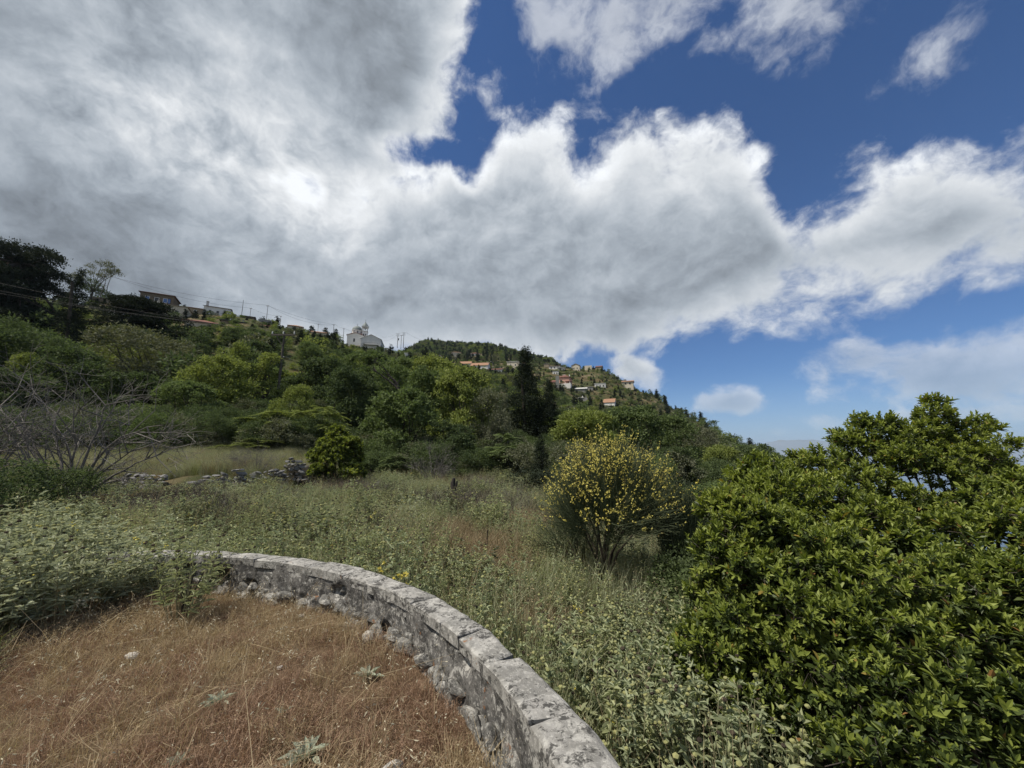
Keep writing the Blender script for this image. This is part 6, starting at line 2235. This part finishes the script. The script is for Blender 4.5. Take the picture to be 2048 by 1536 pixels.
ii = field(~dry & ~dead & (bush_d > 0.6), lambda d: 0.36 if d < 8 else 0.56, 4200)
zz = ground(x_[ii], y_[ii])
sc_ = r_.uniform(0.75, 1.12, len(ii)) * (1 + 0.12 * patch[ii])
# right beside the wall the plants stay below its rim
dw = np.hypot(x_[ii] - TC[0], y_[ii] - TC[1]) - R_OUT
sc_ = np.where((dw < 0.6) & (pxx[ok][ii] > 560), sc_ * 0.82, sc_)
scatter('sage_field', np.stack([x_[ii], y_[ii], zz - 0.02], 1), r_.uniform(0, 6.28, len(ii)), sc_, SP, 'grey green sage in round yellow heads filling the field beyond the wall', tilt=r_.normal(size=(len(ii), 2)) * 0.08)

r2 = np.random.default_rng(970)
DRYP = [proto(tuft(r2, 70, 0.55, 0.20, 0.004, 0, 60, 0.5, 0.016), 'dry_tuft', [LM['straw' if k == 1 else 'bank'], LM['drygrass' if k % 2 else 'straw']]) for k in range(4)]
ii = field(dry, lambda d: 0.20, 1800)
scatter('dry_field_grass', np.stack([x_[ii], y_[ii], ground(x_[ii], y_[ii])], 1), r_.uniform(0, 6.28, len(ii)), r_.uniform(0.7, 1.2, len(ii)), DRYP, 'tall rust brown dry grass in patches among the sage')
GRP = [proto(tuft(r2, 60, 0.62, 0.20, 0.0055, 0, 26, 0.5, 0.016), 'green_tuft', [LM['greengrass' if k == 0 else 'palegrass'], LM['straw']]) for k in range(4)]
ii = field(~dry & (sines(q_, 78, 1.1, 3) > -0.15) & (r_.random(len(x_)) < 0.9) & ~((pxx[ok] > 1100) & (y_ < 5.5)), lambda d: 0.24 if d < 12 else 0.34, 6500)
scatter('field_grass', np.stack([x_[ii] + 0.1, y_[ii], ground(x_[ii] + 0.1, y_[ii])], 1), r_.uniform(0, 6.28, len(ii)), r_.uniform(0.6, 1.35, len(ii)), GRP, 'green and yellow grass growing between the sage plants')
TALL = [proto(tuft(r2, 16, 0.98, 0.22, 0.0045, 0, 46, 0.45, 0.02), 'tall_stalks', [LM['palegrass' if k < 2 else 'straw'], LM['straw' if k % 2 else 'whorl']]) for k in range(4)]
clump = sines(q_, 77, 1.3, 3)
ii = field((clump > 0.05) & (r_.random(len(x_)) < 0.8), lambda d: 0.36 if d < 12 else 0.50, 3000)
scatter('tall_field_stalks', np.stack([x_[ii], y_[ii] + 0.12, ground(x_[ii], y_[ii] + 0.12)], 1), r_.uniform(0, 6.28, len(ii)), r_.uniform(0.7, 1.15, len(ii)) * np.where(dw_all[ii] < 0.8, 0.75, 1.0), TALL, 'thin pale stalks with seed heads standing over the sage')
DEADP = []
for k in range(3):
    mb = tuft(r2, 55, 0.75, 0.28, 0.007, 0, 110, 0.5, 0.03)
    DEADP.append(proto(mb, 'dead_stalks', [LM['deadtwig'], LM['seedhead']]))
ii = field(dead, lambda d: 0.32, 1200)
scatter('dead_stalks', np.stack([x_[ii], y_[ii], ground(x_[ii], y_[ii])], 1), r_.uniform(0, 6.28, len(ii)), r_.uniform(0.7, 1.25, len(ii)), DEADP, 'grey brown dead stalks and seed heads among the sage')

# bushes that stand out of the meadow
G4 = 'sage bushes scattered in the field'
ii = field(~dry & (r_.random(len(x_)) < 0.5) & (y_ > 6.2) & (y_ < 25) & (bush_d > 1.6) & (dw_all > 1.0), lambda d: 1.5 if d < 12 else 2.3, 75)
for j, i in enumerate(ii):
    h_ = r_.uniform(0.75, 1.25)
    root = thing('field_sage_bush', (x_[i], y_[i], ground1(x_[i], y_[i]) - 0.03), 'rounded grey green sage bush standing out of the weeds of the field', 'shrub', G4, r_.uniform(0, 6.28))
    w_ = r_.uniform(0.9, 1.6)
    root.scale = (w_, w_, h_ / 0.95)
    fo, stm, hd = SAGE[j % 5]
    o = link('foliage', fo, root)
    set_mat(o, LM[('field_sage', 'phlomis', 'phlomis_green', 'olive')[j % 4]])
    o['kind'] = 'stuff'
    link('stems', stm, root)['kind'] = 'stuff'
    link('flower_heads', hd, root)['kind'] = 'stuff'
for j, (px_, d_) in enumerate([(560, 12.5), (730, 16.0), (1020, 14.0), (640, 20.0), (960, 19.0)]):
    brush(('brown dead weed thicket ' + ('in front of the tumbled stones', 'left of the charred stump', 'right of the charred stump', 'below the round laurel bush', 'at the back of the field under the pointed cypress')[j]), px_, d_, 0.85, 1.7, 870 + j, 16, 0.010, n1=5, n2=4, n3=2)

# grass on the bank behind the dry stone walls
n = 5200
px_ = r_.uniform(60, 640, n)
yy = r_.uniform(18.3, 27.5, n)
xx = (px_ - 1024) / FPX * yy * 1.03
ok2 = ~((px_ > 600) & (yy < 20.8))
xx, yy = xx[ok2], yy[ok2]
scatter('bank_grass', np.stack([xx, yy, ground(xx, yy)], 1), r_.uniform(0, 6.28, len(xx)), r_.uniform(0.7, 1.3, len(xx)), DRYP + GRP + GRP, 'dry tan grass covering the bank above the dry stone walls')

# dry grass on the terrace
r3 = np.random.default_rng(980)
TG = [proto(tuft(r3, 60, 0.105, 0.085, 0.0026, 0, 60, 1.0, 0.0085), 'rust_tuft', [LM['drygrass'], LM['drygrass']]) for k in range(6)]
TS = [proto(tuft(r3, 48, 0.14, 0.085, 0.0026, 0, 30, 1.2, 0.009), 'straw_tuft', [LM['straw'], LM['straw']]) for k in range(4)]
n = 16000
a = r3.uniform(0, 6.283, n)
q = np.sqrt(r3.random(n)) * (R_IN - 0.05)
gx, gy = TC[0] + np.cos(a) * q, TC[1] + np.sin(a) * q
okg = (gy > 0.7) & (gx > -6.6) & (np.abs(gx) < gy * 1.6 + 0.6)
gx, gy, q = gx[okg], gy[okg], q[okg]
k = thin(gx, gy, lambda d: 0.058 if d < 3 else 0.075, 9000)
gx, gy, q = gx[k], gy[k], q[k]
sp = np.stack([gx, gy], -1)
strawy = sines(sp, 91, 2.2, 3) + 0.75 * np.clip((-gx - 1.2) / 1.5, -0.6, 1) * np.clip((3.2 - gy) / 1.5, -0.5, 1) + r3.normal(size=len(gx)) * 0.25 > 0.32
idx = np.where(strawy, 6 + r3.integers(0, 4, len(gx)), r3.integers(0, 6, len(gx)))
hgt_ = r3.uniform(0.7, 1.3, len(gx)) * (1 + 0.25 * sines(sp, 92, 1.7, 2))
scatter('terrace_grass', np.stack([gx, gy, floor_z(gx, gy)], 1), r3.uniform(0, 6.28, len(gx)), hgt_, TG + TS, 'rust brown dry grass matted over the terrace', tilt=r3.normal(size=(len(gx), 2)) * 0.25, index=idx)


WEED = [proto(tuft(r3, 46, 0.22, 0.11, 0.007, 0, 10, 1.2, 0.02), 'green_weed', [LM['greengrass'], LM['whorl']]) for k in range(3)]
m = np.nonzero((gx + 2.55 + 0.9 * (gy - 2.6) + 0.45 * sines(sp, 95, 2.5, 2) < -0.75) & (gy > 1.8))[0]
m = m[::2]
scatter('terrace_weeds', np.stack([gx[m], gy[m], floor_z(gx[m], gy[m])], 1), r3.uniform(0, 6.28, len(m)), r3.uniform(0.5, 1.2, len(m)), WEED, 'low green weeds creeping in along the left edge of the dry grass')


def oat(r):
    mb = MB()
    for k in range(2):
        h = r.uniform(0.16, 0.32)
        l = r.normal(size=2) * 0.12
        t = np.array([l[0], l[1], h])
        rods(mb, np.zeros((1, 3)), t[None] * 1.0, 0.0012, 0.0009, 0, bend=np.array([[-l[0] * 0.15, -l[1] * 0.15, 0.02]]))
        m = 6
        b = t * r.uniform(0.72, 1.0, (m, 1))
        d = unit(r.normal(size=(m, 3)) * 0.6 + np.array([l[0] * 3, l[1] * 3, -0.5]))
        e = b + d * 0.025
        rods(mb, b, e, 0.0007, 0.0006, 0)
        leaves(mb, e, d, r.normal(size=(m, 3)), r.uniform(0.018, 0.026, m), 0.006, 6, 1, 0.3)
    return mb


OAT = [proto(oat(r3), 'oat_stalk', [LM['straw'], LM['oat']]) for _ in range(6)]
m = r3.choice(len(gx), 230, replace=False)
scatter('wild_oats', np.stack([gx[m], gy[m], floor_z(gx[m], gy[m])], 1), r3.uniform(0, 6.28, 230), r3.uniform(0.7, 1.2, 230), OAT, 'pale wild oat husks nodding over the dry grass')
LONG = [proto(tuft(r3, 5, 0.42, 0.03, 0.0035, 0, 8, 1.6, 0.014), 'long_stalk', [LM['straw'], LM['oat']]) for _ in range(4)]
m = r3.choice(len(gx), 330, replace=False)
scatter('long_dry_stalks', np.stack([gx[m], gy[m], floor_z(gx[m], gy[m])], 1), r3.uniform(0, 6.28, 330), r3.uniform(0.6, 1.1, 330), LONG, 'single long straw stalks bent over the dry grass', tilt=r3.normal(size=(330, 2)) * 0.55)

# grey rosettes in the dry grass
for j, (px, py, s, lab) in enumerate([(735, 1350, 1.0, 'grey felted leaf rosette close to the footing of the wall'), (436, 1402, 0.95, 'grey felted leaf rosette with pale tips in the middle of the dry grass'),
                                      (566, 1422, 0.6, 'small grey leaf pair right of the pale tipped rosette'), (612, 1510, 1.15, 'flat dull green rosette near the bottom edge of the dry grass'), (355, 1522, 0.7, 'whitish upright leaf tuft at the very bottom edge')]):
    x, y, z = px_dir(px, py)
    t = (0.05 - EYE) / z
    root = thing('leaf_rosette', (x * t, t, 0.03), lab, 'plant', 'leaf rosettes in the dry grass', j * 1.1)
    root.scale = (s, s, s)
    nl = 11 if s > 0.65 else 5
    for k in range(nl):
        mb = MB()
        el = 0.25 + 0.75 * k / nl
        a = k * 2.4
        d = np.array([[math.cos(a) * math.cos(el), math.sin(a) * math.cos(el), math.sin(el)]])
        leaves(mb, np.zeros((1, 3)), d, np.array([[0, 0, 1.0]]), 0.125 - 0.004 * k, 0.036, 6, 0, 0.35, 0.15)
        mb.build('leaf', LM['rosette'], root)
# yellow flowered weeds just behind the wall
for px, py, d, lab in [(800, 1150, 4.6, 'weed with a cluster of bright yellow flowers right behind the wall'), (757, 1137, 5.0, 'single bright yellow flower peeping over the wall')]:
    p = at(px, py, d)
    g = ground1(p.x, d)
    root = thing('yellow_weed', (p.x, d, g), lab, 'plant', 'yellow flowers behind the wall')
    rr = np.random.default_rng(int(px))
    nn_ = 9 if px == 800 else 2
    tips = np.stack([rr.normal(size=nn_) * 0.09, rr.normal(size=nn_) * 0.06, p.z - g + rr.normal(size=nn_) * 0.05], 1)
    mb = MB()
    rods(mb, np.zeros((nn_, 3)), tips, 0.004, 0.002)
    mb.build('stems', LM['stem'], root)['kind'] = 'stuff'
    mb = MB()
    for _ in range(14):
        leaves(mb, tips, rr.normal(size=(nn_, 3)) + [0, 0, 0.4], rr.normal(size=(nn_, 3)), 0.03, 0.018, 4)
    mb.build('petals', LM['yellow'], root)['kind'] = 'stuff'

# ---------------------------------------------------------------- trees of the hillside
r_ = np.random.default_rng(1200)
feet = []
for o in bpy.data.objects:
    if o.parent is None and o.get('category') in ('house', 'church', 'shed', 'wall') and o.location.y > 40:
        feet.append((o.location.x, o.location.y))
feet = np.array(feet)


def clear_top(px, wpx, dist):
    """Lowest picture row that a crown may reach at this column without hiding a building behind it."""
    lim = -1e9
    for l, r, t, b, d in HOUSES:
        if dist < d + 3 and px + wpx / 2 > l and px - wpx / 2 < r:
            lim = max(lim, b - (b - t) * (0.75 if d > 225 else 0.40))
    return lim


SKY = ([0, 160, 230, 280, 360, 480, 600, 700, 800, 860, 920, 1000, 1060, 1100, 1150, 1200, 1250, 1300, 1350, 1400, 1450, 1500, 1550, 1600], [560, 575, 582, 592, 612, 626, 652, 672, 686, 683, 674, 684, 700, 712, 718, 718, 742, 768, 800, 830, 858, 885, 912, 930])
spots = []
for _ in range(16000):
    f = r_.uniform(-0.98, 0.62)
    d = math.sqrt(r_.uniform(52 ** 2, 395 ** 2))
    x, y = d * math.sin(f), d * math.cos(f)
    px = 1024 + FPX * x / (y * 1.0)
    sp_ = 3.6 + d * 0.011
    spots.append((x, y, d, sp_))
grid = {}
chosen = []
for x, y, d, sp_ in spots:
    g = (int(x // 4), int(y // 4))
    if any((x - a) ** 2 + (y - b) ** 2 < sp_ ** 2 for i in (-1, 0, 1) for j in (-1, 0, 1) for a, b in grid.get((g[0] + i, g[1] + j), ())):
        continue
    grid.setdefault(g, []).append((x, y))
    chosen.append((x, y, d))
chosen.sort(key=lambda c: c[2])
ch = np.array(chosen)
gz = ground(ch[:, 0], ch[:, 1])
bare_patch = sines(ch[:, :2], 73, 0.035, 3)
cover = np.full(2700, 2000.0)       # topmost picture row already hidden, per column
hill = []
for (x, y, d), z, bp in zip(chosen, gz, bare_patch):
    pb = project(x, y, z)
    if pb is None:
        continue
    px, py = pb
    if not -150 < px < 1640:
        continue
    village = 1060 < px < 1300 and 225 < y
    if village and bp > 0.2 and r_.random() < 0.6:
        continue
    if bp > 0.75 and r_.random() < 0.6:
        continue
    if np.min(np.hypot(feet[:, 0] - x - 4, feet[:, 1] - y - 3)) < 4.5:
        continue
    h = r_.uniform(3.2, 7.0) * (0.62 if village else 1.0)
    w = h * r_.uniform(0.85, 1.25)
    col = r_.random() < (0.05 if px < 1250 else 0.09)
    if col:
        w = h * 0.24
    kk = y / FPX
    top = max(np.interp(px, *SKY) - 3, clear_top(px, w / kk, y))
    h = min(h, (py - top) * kk * 1.0)
    if h < 1.2:
        continue
    w = min(w, h * 1.5)
    ytop = py - h / kk
    a, b = int(px - w / kk * 0.35) + 500, int(px + w / kk * 0.35) + 501
    if cover[max(a, 0):b].mean() < ytop + 2:
        continue
    cover[max(a, 0):b] = np.minimum(cover[max(a, 0):b], ytop + 0.4 * (py - ytop))
    hill.append((x, y, z, h, w, col, h * w / y ** 2))
order = sorted(range(len(hill)), key=lambda i: -hill[i][6])
single = set(order[:285])
HL = 'small dark tree among others on the wooded hillside below the village'
rest = []
for i, (x, y, z, h, w, col, s) in enumerate(hill):
    near_ = y < 130
    mt = r_.choice(['oak', 'oak', 'mid', 'olive', 'oak', 'lime'])
    if i in single:
        kd = 'hillcol' if col else ('broad' if near_ and r_.random() < 0.6 else 'hill')
        if col:
            mt = 'dark'
        tree(kd, 'hill_cypress' if col else 'hill_tree', x, y, h, w, 'thin dark cypress spike on the wooded hillside' if col else HL, 'tree', 'cypress spikes on the hillside' if col else 'trees on the wooded hillside', mt, None, z - 0.2)
    else:
        rest.append((x, y, z - 0.3, h, w, col))
print('hill trees', len(hill), 'single', len(single))


def wood_protos(mats):
    out = []
    for k, (kd, var, mt) in enumerate(mats):
        tk, cr, H, W = KINDS[kd][var]
        me = cr.copy()
        me.materials[0] = LM[mt]
        out.append((bpy.data.objects.new('woodland_tree', me), H, W))
    return out


WP = wood_protos([('hill', 0, 'oak'), ('hill', 1, 'oak'), ('hill', 2, 'mid'), ('hill', 3, 'olive'), ('hill', 4, 'oak'), ('hill', 5, 'lime'), ('hillcol', 0, 'dark'), ('hillcol', 1, 'dark')])


def woods(name, rows, label):
    R = np.array([q[:5] for q in rows])
    cl = np.array([q[5] for q in rows], bool)
    idx = np.where(cl, 6 + r_.integers(0, 2, len(R)), r_.integers(0, 6, len(R)))
    Hs, Ws = np.array([p[1] for p in WP])[idx], np.array([p[2] for p in WP])[idx]
    scatter(name, R[:, :3], r_.uniform(0, 6.28, len(R)), np.stack([R[:, 4] / Ws, R[:, 4] / Ws, R[:, 3] / Hs], 1), [p[0] for p in WP], label, index=idx)


if rest:
    woods('hillside_woodland', rest, 'scrubby woodland covering the slope round the village houses')
# the forest of the far summit
rows = []
f = r_.uniform(-0.35, 0.28, 9000)
d = np.sqrt(r_.uniform(395 ** 2, 700 ** 2, 9000))
x, y = d * np.sin(f), d * np.cos(f)
k = thin(x, y, lambda q: 6.0, 6000)
x, y = x[k], y[k]
z = ground(x, y)
for a, b, c in zip(x, y, z):
    h = r_.uniform(4, 7.5)
    col = r_.random() < 0.08
    rows.append((a, b, c - 0.5, h * (1.3 if col else 1), h * (0.25 if col else r_.uniform(1.0, 1.5)), col))
woods('summit_forest', rows, 'dark forest covering the rounded far summit')
# low scrub that closes the gaps on the slopes
n = 9000
f = r_.uniform(-0.98, 0.62, n)
d = np.sqrt(r_.uniform(45 ** 2, 360 ** 2, n))
x, y = d * np.sin(f), d * np.cos(f)
bp = sines(np.stack([x, y], 1), 73, 0.035, 3)
fd = np.min(np.hypot(feet[None, :, 0] - x[:, None] - 3, feet[None, :, 1] - y[:, None] - 2), 1)
k = ((bp < 0.35) | (r_.random(n) < 0.25)) & (fd > 5) & ~((y < 30) )
x, y = x[k], y[k]
z = ground(x, y)
woods('slope_scrub', [(a, b, c - 0.3, q, q * 1.7, False) for a, b, c, q in zip(x, y, z, r_.uniform(0.8, 2.0, len(x)))], 'low green scrub between the trees of the slope')

n = 1500
f = r_.uniform(-0.98, 0.5, n)
d = np.sqrt(r_.uniform(26.0 ** 2, 60 ** 2, n))
x, y = d * np.sin(f), d * np.cos(f)
k = y > np.where(f < -0.45, 25.6, 25.0)
x, y = x[k], y[k]
UP = []
for v, mt in ((0, 'oak'), (1, 'oak'), (2, 'mid'), (0, 'olive')):
    me = KINDS['bush'][v][1].copy()
    me.materials[0] = LM[mt]
    UP.append(bpy.data.objects.new('undergrowth_bush', me))
scatter('undergrowth', np.stack([x, y, ground(x, y) - 0.2], 1), r_.uniform(0, 6.28, len(x)), r_.uniform(0.55, 1.15, len(x)), UP, 'shaded undergrowth filling the belt of trees')

n = 420
x, y = r_.uniform(1.2, 9.0, n), r_.uniform(3.4, 10.0, n)
k = (x / y > 0.42) & (np.hypot(x, y) > 4.4)
x, y = x[k], y[k]
scatter('laurel_undergrowth', np.stack([x, y, ground(x, y) - 0.15], 1), r_.uniform(0, 6.28, len(x)), r_.uniform(0.3, 0.55, len(x)), UP[:3], 'dark undergrowth on the slope beneath the laurels')
